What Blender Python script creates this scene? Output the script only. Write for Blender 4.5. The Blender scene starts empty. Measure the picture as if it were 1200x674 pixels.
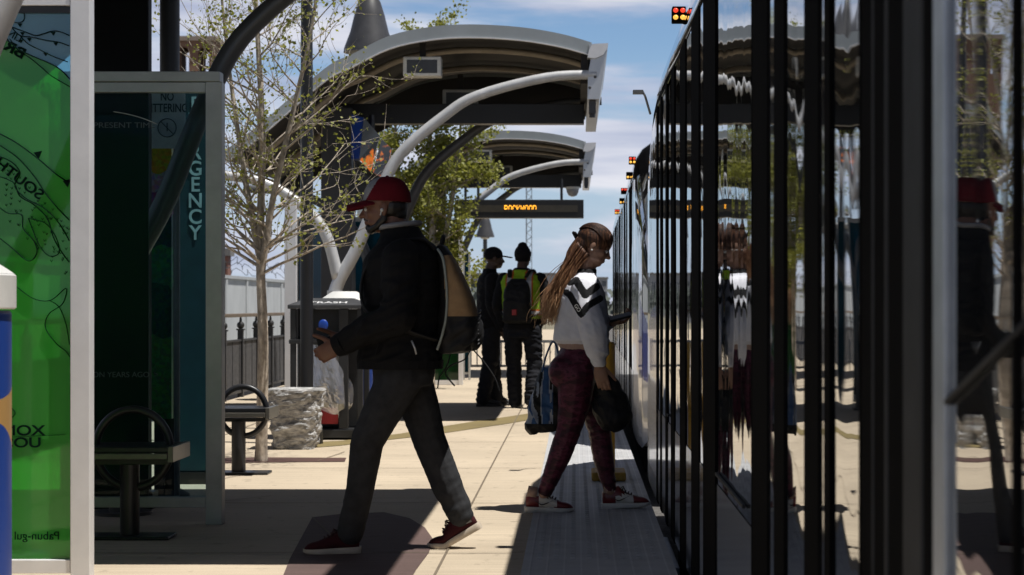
import bpy, bmesh, math, random
from mathutils import Vector, Matrix, noise, Quaternion
random.seed(7)
R = math.radians
SC = bpy.context.scene
COL = SC.collection
# ---------------------------------------------------------------- camera geometry (metres; Y runs along the track)
F, VX, VY, CH = 2333.0, 675.0, 357.0, 1.19
def P(px, py, Y): return Vector(((px-VX)*Y/F, Y, CH+(VY-py)*Y/F))
def PX(px, Y): return (px-VX)*Y/F
def PZ(py, Y): return CH+(VY-py)*Y/F
def G(px, py):
    Y = F*CH/(py-VY); return Vector(((px-VX)*Y/F, Y, 0))

# ---------------------------------------------------------------- materials
MATS = {}
def nd(nt, t, **kw):
    n = nt.nodes.new(t)
    for k, v in kw.items(): setattr(n, k, v)
    return n
def mat(name, col, rough=.6, metal=0., var=.18, scale=9., bump=0., bscale=40., stretch=(1,1,1), emit=None, estr=0., ior=1.5, spec=.5, coat=0., trans=0.):
    if name in MATS: return MATS[name]
    m = bpy.data.materials.new(name); m.use_nodes = True
    nt = m.node_tree; b = nt.nodes['Principled BSDF']
    b.inputs['Roughness'].default_value = rough; b.inputs['Metallic'].default_value = metal
    b.inputs['IOR'].default_value = ior; b.inputs['Specular IOR Level'].default_value = spec
    b.inputs['Coat Weight'].default_value = coat; b.inputs['Transmission Weight'].default_value = trans
    tc = nd(nt, 'ShaderNodeTexCoord'); mp = nd(nt, 'ShaderNodeMapping'); mp.inputs['Scale'].default_value = stretch
    nt.links.new(tc.outputs['Object'], mp.inputs['Vector'])
    n = nd(nt, 'ShaderNodeTexNoise'); n.inputs['Scale'].default_value = scale; n.inputs['Detail'].default_value = 6; n.inputs['Roughness'].default_value = .6
    nt.links.new(mp.outputs[0], n.inputs['Vector'])
    mr = nd(nt, 'ShaderNodeMapRange'); mr.inputs['From Min'].default_value = .3; mr.inputs['From Max'].default_value = .7
    mr.inputs['To Min'].default_value = 1-var; mr.inputs['To Max'].default_value = 1+var
    nt.links.new(n.outputs['Fac'], mr.inputs['Value'])
    mx = nd(nt, 'ShaderNodeMix', data_type='RGBA', blend_type='MULTIPLY'); mx.inputs['Factor'].default_value = 1
    mx.inputs['A'].default_value = (*col, 1); nt.links.new(mr.outputs[0], mx.inputs['B'])
    nt.links.new(mx.outputs['Result'], b.inputs['Base Color'])
    if bump:
        n2 = nd(nt, 'ShaderNodeTexNoise'); n2.inputs['Scale'].default_value = bscale; n2.inputs['Detail'].default_value = 5
        nt.links.new(mp.outputs[0], n2.inputs['Vector'])
        bp = nd(nt, 'ShaderNodeBump'); bp.inputs['Strength'].default_value = 1; bp.inputs['Distance'].default_value = bump
        nt.links.new(n2.outputs['Fac'], bp.inputs['Height']); nt.links.new(bp.outputs[0], b.inputs['Normal'])
    if emit:
        b.inputs['Emission Color'].default_value = (*emit, 1); b.inputs['Emission Strength'].default_value = estr
    MATS[name] = m; return m
def glass(name, tint, rough=.03, diff=None, dfac=0., noisy=0., ior=1.5):
    """thin tinted pane: transparent tint + fresnel reflection (+ a share of diffuse print)"""
    m = bpy.data.materials.new(name); m.use_nodes = True; nt = m.node_tree; nt.nodes.clear()
    out = nd(nt, 'ShaderNodeOutputMaterial'); tr = nd(nt, 'ShaderNodeBsdfTransparent'); gl = nd(nt, 'ShaderNodeBsdfGlossy')
    gl.inputs['Roughness'].default_value = rough; tr.inputs['Color'].default_value = (*tint, 1)
    fr = nd(nt, 'ShaderNodeFresnel'); fr.inputs['IOR'].default_value = ior
    last = tr.outputs[0]
    if diff:
        df = nd(nt, 'ShaderNodeBsdfDiffuse'); tl = nd(nt, 'ShaderNodeBsdfTranslucent')
        df.inputs['Color'].default_value = (*diff, 1); tl.inputs['Color'].default_value = (*diff, 1)
        a = nd(nt, 'ShaderNodeMixShader'); a.inputs[0].default_value = .5
        nt.links.new(df.outputs[0], a.inputs[1]); nt.links.new(tl.outputs[0], a.inputs[2])
        x = nd(nt, 'ShaderNodeMixShader'); x.inputs[0].default_value = dfac
        nt.links.new(last, x.inputs[1]); nt.links.new(a.outputs[0], x.inputs[2]); last = x.outputs[0]
    mx = nd(nt, 'ShaderNodeMixShader'); nt.links.new(fr.outputs[0], mx.inputs[0]); nt.links.new(last, mx.inputs[1]); nt.links.new(gl.outputs[0], mx.inputs[2])
    nt.links.new(mx.outputs[0], out.inputs['Surface']); MATS[name] = m; return m

# ---------------------------------------------------------------- mesh builder
class MB:
    def __init__(s): s.v = []; s.f = []; s.m = []
    def add(s, vs, fs, mi=0):
        o = len(s.v); s.v += [tuple(v) for v in vs]; s.f += [tuple(i+o for i in f) for f in fs]; s.m += [mi]*len(fs); return s
    def box(s, x0, x1, y0, y1, z0, z1, mi=0, M=None):
        vs = [Vector(c) for c in ((x0,y0,z0),(x1,y0,z0),(x1,y1,z0),(x0,y1,z0),(x0,y0,z1),(x1,y0,z1),(x1,y1,z1),(x0,y1,z1))]
        if M: vs = [M @ v for v in vs]
        return s.add(vs, [(0,3,2,1),(4,5,6,7),(0,1,5,4),(1,2,6,5),(2,3,7,6),(3,0,4,7)], mi)
    def loft(s, rings, mi=0, cap=True, closed=True):
        n = len(rings[0]); vs = [p for r in rings for p in r]; fs = []
        for i in range(len(rings)-1):
            for j in range(n if closed else n-1):
                k = (j+1) % n; fs.append((i*n+j, i*n+k, (i+1)*n+k, (i+1)*n+j))
        if cap and closed:
            fs.append(tuple(range(n-1, -1, -1))); fs.append(tuple((len(rings)-1)*n+j for j in range(n)))
        return s.add(vs, fs, mi)
    def tube(s, pts, rads, n=10, mi=0, flat=1., cap=True):
        pts = [Vector(p) for p in pts]
        if not isinstance(rads, (list, tuple)): rads = [rads]*len(pts)
        rings = []; up = None
        for i, p in enumerate(pts):
            d = (pts[min(i+1, len(pts)-1)]-pts[max(i-1, 0)]).normalized()
            if up is None: up = Vector((0,0,1)) if abs(d.z) < .9 else Vector((1,0,0))
            a = d.cross(up)
            if a.length < 1e-5: a = d.orthogonal()
            a.normalize(); b = a.cross(d).normalized(); up = b
            rings.append([p+(a*math.cos(t)+b*math.sin(t)*flat)*rads[i] for t in [2*math.pi*k/n for k in range(n)]])
        return s.loft(rings, mi, cap)
    def sphere(s, c, r, mi=0, M=None, nu=14, nv=9):
        if not isinstance(r, (list, tuple, Vector)): r = (r,r,r)
        c = Vector(c); vs = []; fs = []
        top = Vector((0,0,1)); L = [Vector((0,0,-1))]
        for i in range(1, nv):
            a = -math.pi/2+math.pi*i/nv
            for k in range(nu):
                t = 2*math.pi*k/nu; L.append(Vector((math.cos(a)*math.cos(t), math.cos(a)*math.sin(t), math.sin(a))))
        L.append(top)
        for p in L:
            q = Vector((p.x*r[0], p.y*r[1], p.z*r[2]))
            if M: q = M @ q
            vs.append(c+q)
        for k in range(nu): fs.append((0, 1+(k+1)%nu, 1+k))
        for i in range(nv-2):
            for k in range(nu):
                a = 1+i*nu+k; b = 1+i*nu+(k+1)%nu; fs.append((a, b, b+nu, a+nu))
        l = len(L)-1; o = 1+(nv-2)*nu
        for k in range(nu): fs.append((l, o+k, o+(k+1)%nu))
        return s.add(vs, fs, mi)
    def chain(s, pts, rads, mi=0, n=12):
        pts = [Vector(p) for p in pts]
        for p, r in zip(pts, rads): s.sphere(p, r, mi, nu=n, nv=8)
        for i in range(len(pts)-1):
            if (pts[i+1]-pts[i]).length > 1e-4: s.tube([pts[i], pts[i+1]], [rads[i], rads[i+1]], n, mi)
        return s
    def prism(s, poly, a, b, axis='Y', mi=0):
        """poly: list of 2-D points in the plane across the axis; extruded from a to b"""
        def v(p, t): return {'Y': (p[0], t, p[1]), 'X': (t, p[0], p[1]), 'Z': (p[0], p[1], t)}[axis]
        return s.loft([[v(p, a) for p in poly], [v(p, b) for p in poly]], mi)
    def lathe(s, prof, c=(0,0,0), n=24, mi=0, cap=True):
        rings = [[(c[0]+r*math.cos(t), c[1]+r*math.sin(t), c[2]+z) for t in [2*math.pi*k/n for k in range(n)]] for r, z in prof]
        return s.loft(rings, mi, cap)
    def build(s, name, mats, parent=None, smooth=False, bevel=0., kind=None, auto=None):
        me = bpy.data.meshes.new(name); me.from_pydata([tuple(v) for v in s.v], [], s.f)
        if not isinstance(mats, (list, tuple)): mats = [mats]
        for m in mats: me.materials.append(m)
        me.polygons.foreach_set('material_index', s.m)
        bm = bmesh.new(); bm.from_mesh(me); bmesh.ops.recalc_face_normals(bm, faces=bm.faces); bm.to_mesh(me); bm.free()
        if smooth or auto: me.polygons.foreach_set('use_smooth', [True]*len(me.polygons))
        if auto: me.set_sharp_from_angle(angle=R(auto))
        o = bpy.data.objects.new(name, me); COL.objects.link(o)
        if parent: o.parent = parent
        if bevel:
            b = o.modifiers.new('bevel', 'BEVEL'); b.width = bevel; b.segments = 2; b.limit_method = 'ANGLE'; b.angle_limit = R(40)
        if kind: o['kind'] = kind
        return o
def empty(name, label, cat, loc=(0,0,0), rz=0., group=None):
    o = bpy.data.objects.new(name, None); COL.objects.link(o); o.location = loc; o.rotation_euler = (0,0,rz); o.empty_display_size = .2
    return tag(o, label, cat, group)
def tag(o, label, cat, group=None):
    o['label'] = label; o['category'] = cat
    if group: o['group'] = group
    return o
def rel(o):
    """world -> local shift for parts written in world coordinates under a translated empty"""
    return Matrix.Translation(o.location).inverted()
def put(mb, name, m, root, **kw):
    """build a part given in world coordinates under an unrotated root"""
    l = root.location; mb.v = [(v[0]-l.x, v[1]-l.y, v[2]-l.z) for v in mb.v]
    return mb.build(name, m, root, **kw)
def text_mesh(name, body, size, m, loc, rot, parent=None, align='CENTER', ext=.0015, spacing=1., line=1., bold=0., sx=1.):
    c = bpy.data.curves.new(name, 'FONT'); c.body = body; c.size = size; c.align_x = align; c.extrude = ext; c.space_character = spacing; c.space_line = line; c.offset = bold
    t = bpy.data.objects.new(name+'_tmp', c); COL.objects.link(t); bpy.context.view_layer.update()
    me = bpy.data.meshes.new_from_object(t.evaluated_get(bpy.context.evaluated_depsgraph_get()))
    bpy.data.objects.remove(t); bpy.data.curves.remove(c)
    me.materials.clear(); me.materials.append(m); me.name = name
    M = Matrix.Translation(Vector(loc)) @ (rot if isinstance(rot, Matrix) else Matrix.Rotation(rot[2],4,'Z') @ Matrix.Rotation(rot[1],4,'Y') @ Matrix.Rotation(rot[0],4,'X')) @ Matrix.Diagonal((sx,1,1,1))
    if parent: M = Matrix.Translation(-parent.location) @ M
    me.transform(M)
    o = bpy.data.objects.new(name, me); COL.objects.link(o)
    if parent: o.parent = parent
    return o
FACE = (R(90), 0, 0)             # lettering facing the camera side (-Y)
AWAY = (R(90), 0, R(180))        # lettering facing +Y, so it reads mirrored from here
def spline(pts, n=8):
    pts = [Vector(p) for p in pts]; out = []
    for i in range(len(pts)-1):
        p0 = pts[max(i-1,0)]; p1 = pts[i]; p2 = pts[i+1]; p3 = pts[min(i+2,len(pts)-1)]
        for k in range(n):
            t = k/n; out.append(.5*((2*p1)+(p2-p0)*t+(2*p0-5*p1+4*p2-p3)*t*t+(3*p1-p0-3*p2+p3)*t**3))
    out.append(pts[-1]); return out
def fuse(mb, name, mats, parent, voxel=.006, iters=4, disp=None, pick=None):
    """union of closed pieces into one continuous skin (voxel remesh), then folds and colour regions"""
    o = mb.build(name+'_raw', mats)
    r = o.modifiers.new('r', 'REMESH'); r.mode = 'VOXEL'; r.voxel_size = voxel; r.use_smooth_shade = True
    if iters:
        s = o.modifiers.new('s', 'SMOOTH'); s.factor = .5; s.iterations = iters
    bpy.context.view_layer.update()
    me = bpy.data.meshes.new_from_object(o.evaluated_get(bpy.context.evaluated_depsgraph_get()))
    raw = o.data; bpy.data.objects.remove(o); bpy.data.meshes.remove(raw)
    me.name = name; me.materials.clear()
    if not isinstance(mats, (list, tuple)): mats = [mats]
    for m in mats: me.materials.append(m)
    if disp:
        ns = [v.normal.copy() for v in me.vertices]
        for v, n in zip(me.vertices, ns): v.co = v.co+n*disp(v.co)
    for p in me.polygons:
        p.use_smooth = True
        p.material_index = pick(p.center, p.normal) if pick else 0
    q = bpy.data.objects.new(name, me); COL.objects.link(q); q.parent = parent
    return q
# ================================================================ camera, sky, sun
cd = bpy.data.cameras.new('camera'); cam = bpy.data.objects.new('camera', cd); COL.objects.link(cam)
cam.location = (0,0,CH); cam.rotation_euler = (R(90),0,0)
cd.sensor_width = 36; cd.lens = 70; cd.shift_x = -.0625; cd.shift_y = .01667; cd.clip_start = .05; cd.clip_end = 6000
cd.dof.use_dof = True; cd.dof.focus_distance = 10.6; cd.dof.aperture_fstop = 7.
SC.camera = cam
LIGHT = Vector((-.326, .11, -1.)).normalized()
sd = bpy.data.lights.new('sun', 'SUN'); sd.energy = 5.0; sd.angle = R(.53); sd.color = (1,.965,.91)
sun = bpy.data.objects.new('sun', sd); COL.objects.link(sun); sun.rotation_euler = LIGHT.to_track_quat('-Z','Y').to_euler(); sun.location = (6,-2,20)
w = bpy.data.worlds.new('World'); SC.world = w; w.use_nodes = True; nt = w.node_tree
bg = nt.nodes['Background']; bg.inputs['Strength'].default_value = .055
sky = nd(nt, 'ShaderNodeTexSky', sky_type='NISHITA'); sky.sun_disc = False; sky.sun_elevation = math.asin(-LIGHT.z); sky.sun_rotation = math.atan2(-LIGHT.x, -LIGHT.y); sky.air_density = 1.0; sky.dust_density = .0; sky.ozone_density = 3.
tc = nd(nt, 'ShaderNodeTexCoord'); mp = nd(nt, 'ShaderNodeMapping'); mp.inputs['Scale'].default_value = (4.2,4.2,26); mp.inputs['Location'].default_value = (.4,1.7,.35)
nt.links.new(tc.outputs['Generated'], mp.inputs['Vector'])
n1 = nd(nt, 'ShaderNodeTexNoise'); n1.inputs['Scale'].default_value = 1.; n1.inputs['Detail'].default_value = 7; n1.inputs['Roughness'].default_value = .55; n1.inputs['Distortion'].default_value = .3
nt.links.new(mp.outputs[0], n1.inputs['Vector'])
rp = nd(nt, 'ShaderNodeMapRange', interpolation_type='SMOOTHSTEP'); rp.inputs['From Min'].default_value = .41; rp.inputs['From Max'].default_value = .57; rp.inputs['To Max'].default_value = .88
nt.links.new(n1.outputs['Fac'], rp.inputs['Value'])
mp2 = nd(nt, 'ShaderNodeMapping'); mp2.inputs['Scale'].default_value = (7,7,60); mp2.inputs['Location'].default_value = (2.1,.3,.8); nt.links.new(tc.outputs['Generated'], mp2.inputs['Vector'])
n2 = nd(nt, 'ShaderNodeTexNoise'); n2.inputs['Scale'].default_value = 1.; n2.inputs['Detail'].default_value = 6; nt.links.new(mp2.outputs[0], n2.inputs['Vector'])
cr = nd(nt, 'ShaderNodeMix', data_type='RGBA'); cr.inputs['A'].default_value = (5.0,5.5,7.4,1); cr.inputs['B'].default_value = (9.8,9.7,10.4,1)
r2 = nd(nt, 'ShaderNodeMapRange'); r2.inputs['From Min'].default_value = .35; r2.inputs['From Max'].default_value = .65; nt.links.new(n2.outputs['Fac'], r2.inputs['Value']); nt.links.new(r2.outputs[0], cr.inputs['Factor'])
mx = nd(nt, 'ShaderNodeMix', data_type='RGBA'); nt.links.new(rp.outputs[0], mx.inputs['Factor']); tn = nd(nt, 'ShaderNodeMix', data_type='RGBA', blend_type='MULTIPLY'); tn.inputs['Factor'].default_value = 1; tn.inputs['B'].default_value = (.92,1.02,1.18,1); nt.links.new(sky.outputs[0], tn.inputs['A']); hz_ = nd(nt, 'ShaderNodeMix', data_type='RGBA'); hz_.inputs['B'].default_value = (5.0,6.3,8.4,1); nt.links.new(tn.outputs['Result'], hz_.inputs['A']); sx0 = nd(nt, 'ShaderNodeSeparateXYZ'); nt.links.new(tc.outputs['Generated'], sx0.inputs[0]); hr = nd(nt, 'ShaderNodeMapRange'); hr.inputs['From Min'].default_value = .0; hr.inputs['From Max'].default_value = .13; hr.inputs['To Min'].default_value = .9; hr.inputs['To Max'].default_value = 0; nt.links.new(sx0.outputs['Z'], hr.inputs['Value']); nt.links.new(hr.outputs[0], hz_.inputs['Factor']); nt.links.new(hz_.outputs['Result'], mx.inputs['A']); nt.links.new(cr.outputs['Result'], mx.inputs['B'])
sxw = nd(nt, 'ShaderNodeSeparateXYZ'); nt.links.new(tc.outputs['Generated'], sxw.inputs[0])
elv = nd(nt, 'ShaderNodeMapRange', interpolation_type='SMOOTHSTEP'); elv.inputs['From Min'].default_value = .08; elv.inputs['From Max'].default_value = .6; elv.inputs['To Min'].default_value = 1.42; elv.inputs['To Max'].default_value = .30; nt.links.new(sxw.outputs['Z'], elv.inputs['Value'])
mfin = nd(nt, 'ShaderNodeMix', data_type='RGBA', blend_type='MULTIPLY'); mfin.inputs['Factor'].default_value = 1; nt.links.new(mx.outputs['Result'], mfin.inputs['A']); nt.links.new(elv.outputs[0], mfin.inputs['B']); nt.links.new(mfin.outputs['Result'], bg.inputs['Color'])
vs = SC.view_settings; vs.view_transform = 'Standard'; vs.look = 'None'; vs.exposure = .15; vs.gamma = 1; vs.use_curve_mapping = False
SC.cycles.max_bounces = 10; SC.cycles.diffuse_bounces = 2; SC.cycles.transparent_max_bounces = 16; SC.cycles.caustics_reflective = False; SC.cycles.caustics_refractive = False
SC.cycles.sample_clamp_indirect = 6.

# ================================================================ ground
def concrete(name, col, var=.1):
    m = bpy.data.materials.new(name); m.use_nodes = True; nt = m.node_tree; b = nt.nodes['Principled BSDF']; b.inputs['Roughness'].default_value = .82
    tc = nd(nt, 'ShaderNodeTexCoord')
    def ns(scale, st, det=5):
        mp = nd(nt, 'ShaderNodeMapping'); mp.inputs['Scale'].default_value = st; nt.links.new(tc.outputs['Object'], mp.inputs['Vector'])
        n = nd(nt, 'ShaderNodeTexNoise'); n.inputs['Scale'].default_value = scale; n.inputs['Detail'].default_value = det; nt.links.new(mp.outputs[0], n.inputs['Vector']); return n.outputs['Fac']
    def rng(src, a, c, lo, hi):
        r = nd(nt, 'ShaderNodeMapRange'); r.inputs['From Min'].default_value = a; r.inputs['From Max'].default_value = c; r.inputs['To Min'].default_value = lo; r.inputs['To Max'].default_value = hi; nt.links.new(src, r.inputs['Value']); return r.outputs[0]
    def mul(a, c):
        q = nd(nt, 'ShaderNodeMath', operation='MULTIPLY'); nt.links.new(a, q.inputs[0]); nt.links.new(c, q.inputs[1]); return q.outputs[0]
    broom = ns(1., (1.2, 34, 1), 4); blot = ns(.9, (1,1,1), 6); grit = ns(170., (1,1,1), 3); spots = ns(11., (1,.6,1), 5)
    vo = nd(nt, 'ShaderNodeTexVoronoi'); vo.inputs['Scale'].default_value = 2.6; nt.links.new(tc.outputs['Object'], vo.inputs['Vector'])
    f = mul(rng(vo.outputs['Distance'],.045,.075,.62,1.), mul(rng(broom,.3,.7,1-var,1+var), mul(rng(spots,.60,.72,1.,.74), mul(rng(blot,.3,.7,.88,1.1), rng(grit,.3,.7,.82,1.18)))))
    mx = nd(nt, 'ShaderNodeMix', data_type='RGBA', blend_type='MULTIPLY'); mx.inputs['Factor'].default_value = 1; mx.inputs['A'].default_value = (*col,1); nt.links.new(f, mx.inputs['B'])
    nt.links.new(mx.outputs['Result'], b.inputs['Base Color'])
    bp = nd(nt, 'ShaderNodeBump'); bp.inputs['Distance'].default_value = .003; nt.links.new(broom, bp.inputs['Height']); nt.links.new(bp.outputs[0], b.inputs['Normal'])
    MATS[name] = m; return m
def sheet(name, poly, z, m, kind='structure'):
    mb = MB(); mb.add([(x,y,z) for x,y in poly], [tuple(range(len(poly)))]); return mb.build(name, m, kind=kind)
M_asph = mat('asphalt', (.055,.055,.058), .9, var=.3, scale=3, bump=.004, bscale=300)
M_dirt = mat('dry_ground', (.17,.15,.10), .95, var=.35, scale=.4)
M_grav = mat('track_gravel', (.10,.095,.09), .95, var=.5, scale=14, bump=.02, bscale=22)
M_conc = concrete('tan_concrete', (.50,.415,.305))
M_edge = mat('platform_side', (.2,.19,.18), .9, var=.3, scale=4)
M_maroon = concrete('mauve_pavers', (.105,.066,.058), .2)
M_brown = concrete('brown_pavers', (.085,.042,.034), .1)
M_olive = concrete('olive_pavers', (.215,.165,.068), .1)
M_tact = mat('tactile_grey', (.44,.44,.445), .6, var=.14, scale=5)
M_joint = mat('paving_joint', (.17,.135,.095), .9)
sheet('ground', [(-3000,-300),(3000,-300),(3000,5000),(-3000,5000)], -.46, M_dirt)
sheet('road', [(-24,-60),(-9,-60),(-9,400),(-24,400)], -.452, M_asph)
sheet('track_bed', [(.46,-40),(9,-40),(9,400),(.46,400)], -.448, M_grav)
PB = MB(); PB.box(-4.7,.447,-9,95,-.45,-.008); o = PB.build('platform_base', M_edge, kind='structure')
sheet('platform', [(-4.7,-9),(-.245,-9),(-.245,95),(-4.7,95)], 0, M_conc)
# tactile strip: panels with raised ribs and rows of domes
mb = MB(); mb.box(-.244,.447,-9,95,-.007,.004)
tact = mb.build('tactile_strip', M_tact, kind='structure')
mb = MB()
for i in range(9):
    x = -.244+.035+i*.0777; mb.box(x-.004,x+.004,-2,60,.0042,.0060)
mb.build('tactile_ribs', mat('tactile_rib', (.52,.52,.52), .55, var=.12, scale=5), kind='structure')
dm = MB()
for i in range(8):
    for k in range(60, 190):
        x = -.244+.035+.0388+i*.0777; y = 3+k*.105
        dm.add([(x-.014,y-.014,.0045),(x+.014,y-.014,.0045),(x+.014,y+.014,.0045),(x-.014,y+.014,.0045),(x-.008,y-.008,.0095),(x+.008,y-.008,.0095),(x+.008,y+.008,.0095),(x-.008,y+.008,.0095)], [(0,1,5,4),(1,2,6,5),(2,3,7,6),(3,0,4,7),(4,5,6,7)])
dm.build('tactile_domes', M_tact, kind='structure')
def gp(pts): return [tuple(G(*p).xy) for p in pts]
def inlay(pts, m, z=.004): return sheet('paving_inlay', gp(pts), z, m)
inlay([(322,700),(340,655),(366,607),(400,603),(450,601),(480,608),(498,619),(507,632),(503,648),(488,668),(470,700)], M_maroon)
inlay([(262,537),(312,536.5),(406,537),(404,541.5),(335,542),(262,543)], M_brown)
inlay([(340,520),(400,517),(470,508.5),(520,500),(560,493.5),(600,488),(625,484),(660,479),(668,482),(640,489),(600,496),(560,502),(520,508),(480,513),(440,517.5),(400,522.5),(340,527)], M_olive)
jt = MB()
def jline(a, b, w=.006, z=.006):
    a = Vector(a); b = Vector(b); d = (b-a).normalized(); n = Vector((-d.y, d.x))*w
    jt.add([(*(a-n),z),(*(b-n),z),(*(b+n),z),(*(a+n),z)], [(0,1,2,3)])
for y in (5.3,7.6,9.52,11.9,14.45,17.2,19.6,22.4,25.2,28,31,34.5,38): jline((-4.6,y),(-.25,y))
for x in (-3.2,-.62,): jline((x,-5),(x,60))
for a, b in (((366,607),(392,632)),((318,582),(262,588)),((302,553),(240,566)),((404,530),(372,541))): jline(gp([a])[0], gp([b])[0], .005)
jt.build('paving_joints', M_joint, kind='structure')

# ================================================================ fence, far wall, far things
M_black = mat('black_metal', (.012,.012,.013), .42, var=.2)
M_iron = mat('fence_iron', (.02,.02,.022), .5)
M_mesh = mat('fence_screen', (.06,.06,.065), .8, var=.3, scale=6, stretch=(1,1,3))
M_cap = mat('fence_cap', (.16,.12,.085), .55, var=.15)
fx = -4.32
f = empty('iron_fence', 'black iron fence with ball finials and dark mesh screen along the platform back', 'fence', (fx,24,0))
mb = MB(); mb.box(fx-.03,fx+.03,-6,62,1.03,1.075); put(mb, 'top_rail', M_cap, f, bevel=.008)
mb = MB(); mb.box(fx-.02,fx+.02,-6,62,.72,.745); mb.box(fx-.02,fx+.02,-6,62,.06,.09); put(mb, 'rail', M_iron, f)
mb = MB(); mb.box(fx-.006,fx+.006,-6,62,.09,.72)
for y in range(-12, 124): mb.box(fx+.006,fx+.014,y*.5-.008,y*.5+.008,.09,.72)
put(mb, 'screen', M_mesh, f)
for k in range(-4, 50):
    y = 24.9+(k-18)*1.25 if False else -4.5+k*1.25+.15
    mb = MB(); mb.box(fx-.035,fx+.035,y-.035,y+.035,0,.86); mb.box(fx-.05,fx+.05,y-.05,y+.05,.86,.88)
    mb.sphere((fx,y,.925), .05, nu=10, nv=7); mb.tube([(fx,y,.97),(fx,y,1.03)],[.02,.012],8); put(mb, 'fence_post', M_iron, f)
M_wall = mat('noise_wall', (.50,.52,.53), .7, var=.12, scale=2, stretch=(1,1,.4))
wl = empty('noise_wall', 'long pale grey panelled wall beyond the fence', 'wall', (-8.6,60,-.45))
mb = MB(); mb.box(-8.6,-8.45,0,150,-.45,1.82)
for y in range(0,150,3): mb.box(-8.45,-8.41,y-.1,y+.1,-.45,1.8)
put(mb, 'panel', M_wall, wl)
mb = MB(); mb.box(-8.65,-8.40,0,150,1.822,1.90); put(mb, 'coping', mat('wall_coping', (.42,.44,.45), .7), wl)
mb = MB()
for i in range(3):
    pts = [(-8.52+.08*math.sin(k*.9+i*2), k*.35+4, 2.02+i*.14+.09*math.sin(k*1.25+i)) for k in range(400)]
    mb.tube(pts, .008, 4)
put(mb, 'wire', M_iron, wl)

def building(name, label, x0, x1, y0, y1, h, col, storeys, bays, wcol=(.05,.06,.075), cat='building'):
    b = empty(name, label, cat, ((x0+x1)/2, y0, -.45)); m = mat('wall_%.2f_%.2f_%.2f' % col, col, .85, var=.15, scale=.5)
    mb = MB(); mb.box(x0,x1,y0,y1,-.45,h); put(mb, 'wall', m, b)
    mb = MB(); mb.box(x0-.2,x1+.2,y0-.2,y1+.2,h+.004,h+.5); put(mb, 'roof', mat('roof_edge', (.2,.19,.18), .8), b)
    mw = mat('far_window', wcol, .15)
    for s in range(storeys):
        for k in range(bays):
            wx = x0+(x1-x0)*(k+.5)/bays; ww = (x1-x0)/bays*.3; z0 = -.45+(h+.45)*(s+.3)/storeys; z1 = z0+(h+.45)/storeys*.5
            mb = MB(); mb.box(wx-ww,wx+ww,y0-.1,y0+.1,z0,z1); put(mb, 'window', mw, b)
    return b
# brick tower with arched openings seen above the dark glass panel
Yt = 150; tx0, tx1 = PX(203,Yt), PX(251,Yt); tz = PZ(48,Yt)
bt = empty('brick_tower', 'tall brown brick tower with arched openings near its top, beyond the trees', 'tower', ((tx0+tx1)/2,Yt,-.45))
M_brick = mat('brown_brick', (.22,.125,.085), .85, var=.2, scale=2, stretch=(1,1,6))
wz0, wz1 = PZ(88,Yt), PZ(62,Yt); wm = (tx0+tx1)/2; ww = .85; ops = [(wm-.78-ww/2,wm-.78+ww/2),(wm+.78-ww/2,wm+.78+ww/2)]
mb = MB(); mb.box(tx0,tx1,Yt,Yt+.6,-.45,wz0); mb.box(tx0,tx1,Yt+2.5,Yt+3.1,-.45,wz0)
for yy in (Yt, Yt+2.5):
    xs = [tx0, ops[0][0], ops[0][1], ops[1][0], ops[1][1], tx1]
    for i in (0,2,4): mb.box(xs[i], xs[i+1], yy, yy+.6, wz0+.002, wz1+.5)
    mb.box(tx0,tx1,yy,yy+.6,wz1+.502,tz)
    for a, c in ops:
        pts = [(a,wz1+.5)]+[((a+c)/2-(c-a)/2*math.cos(math.pi*k/10), wz1+.05+(c-a)/2*math.sin(math.pi*k/10)*.95) for k in range(11)]+[(c,wz1+.5)]
        mb.prism(pts, yy+.003, yy+.597)
mb.box(tx0+.003,tx0+.5,Yt+.602,Yt+2.498,-.45,tz-.01); mb.box(tx1-.5,tx1-.003,Yt+.602,Yt+2.498,-.45,tz-.01)
put(mb, 'wall', M_brick, bt); mb = MB(); mb.box(tx0-.25,tx1+.25,Yt-.2,Yt+3.4,tz+.003,tz+.35); put(mb, 'coping', mat('tower_coping', (.3,.24,.2), .8), bt)

building('office_building', 'low tan office block seen past the fence on the far left', -78, -40, 160, 185, 9, (.36,.3,.24), 3, 9)
building('red_brick_building', 'small red brick building showing above the pale wall beside the glass panel', PX(222,130), PX(267,130), 130, 131.2, PZ(300,130), (.26,.12,.085), 2, 3)
building('warehouse', 'long pale far warehouse on the horizon behind the two workers', PX(520,420), PX(660,420), 420, 450, 7.4, (.4,.4,.42), 1, 10)
building('distant_block', 'distant grey flat block on the horizon right of the woman', PX(664,520), PX(712,520), 520, 540, PZ(327,520), (.33,.34,.37), 3, 6)

# lattice mast
Ym = 160; mxx = PX(620,Ym); mt = empty('lattice_mast', 'slender grey lattice radio mast far behind the departure sign', 'mast', (mxx,Ym,-.45))
M_gal = mat('galvanised', (.20,.215,.235), .5, .3); hw = .21; zt = PZ(198,Ym)
mb = MB()
for sx, sy in ((-1,-1),(1,-1),(1,1),(-1,1)): mb.tube([(mxx+sx*hw,Ym+sy*hw,-.45),(mxx+sx*hw,Ym+sy*hw,zt)], .05 if sx < 0 else .03, 6)
put(mb, 'leg', M_gal, mt)
mb = MB(); k = 0; z = -.4
while z < zt-.3:
    s = 1 if k % 2 else -1
    for yy in (-hw, hw): mb.tube([(mxx-s*hw,Ym+yy,z),(mxx+s*hw,Ym+yy,z+.32)], .02, 4)
    z += .32; k += 1
put(mb, 'bracing', M_gal, mt)

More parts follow.
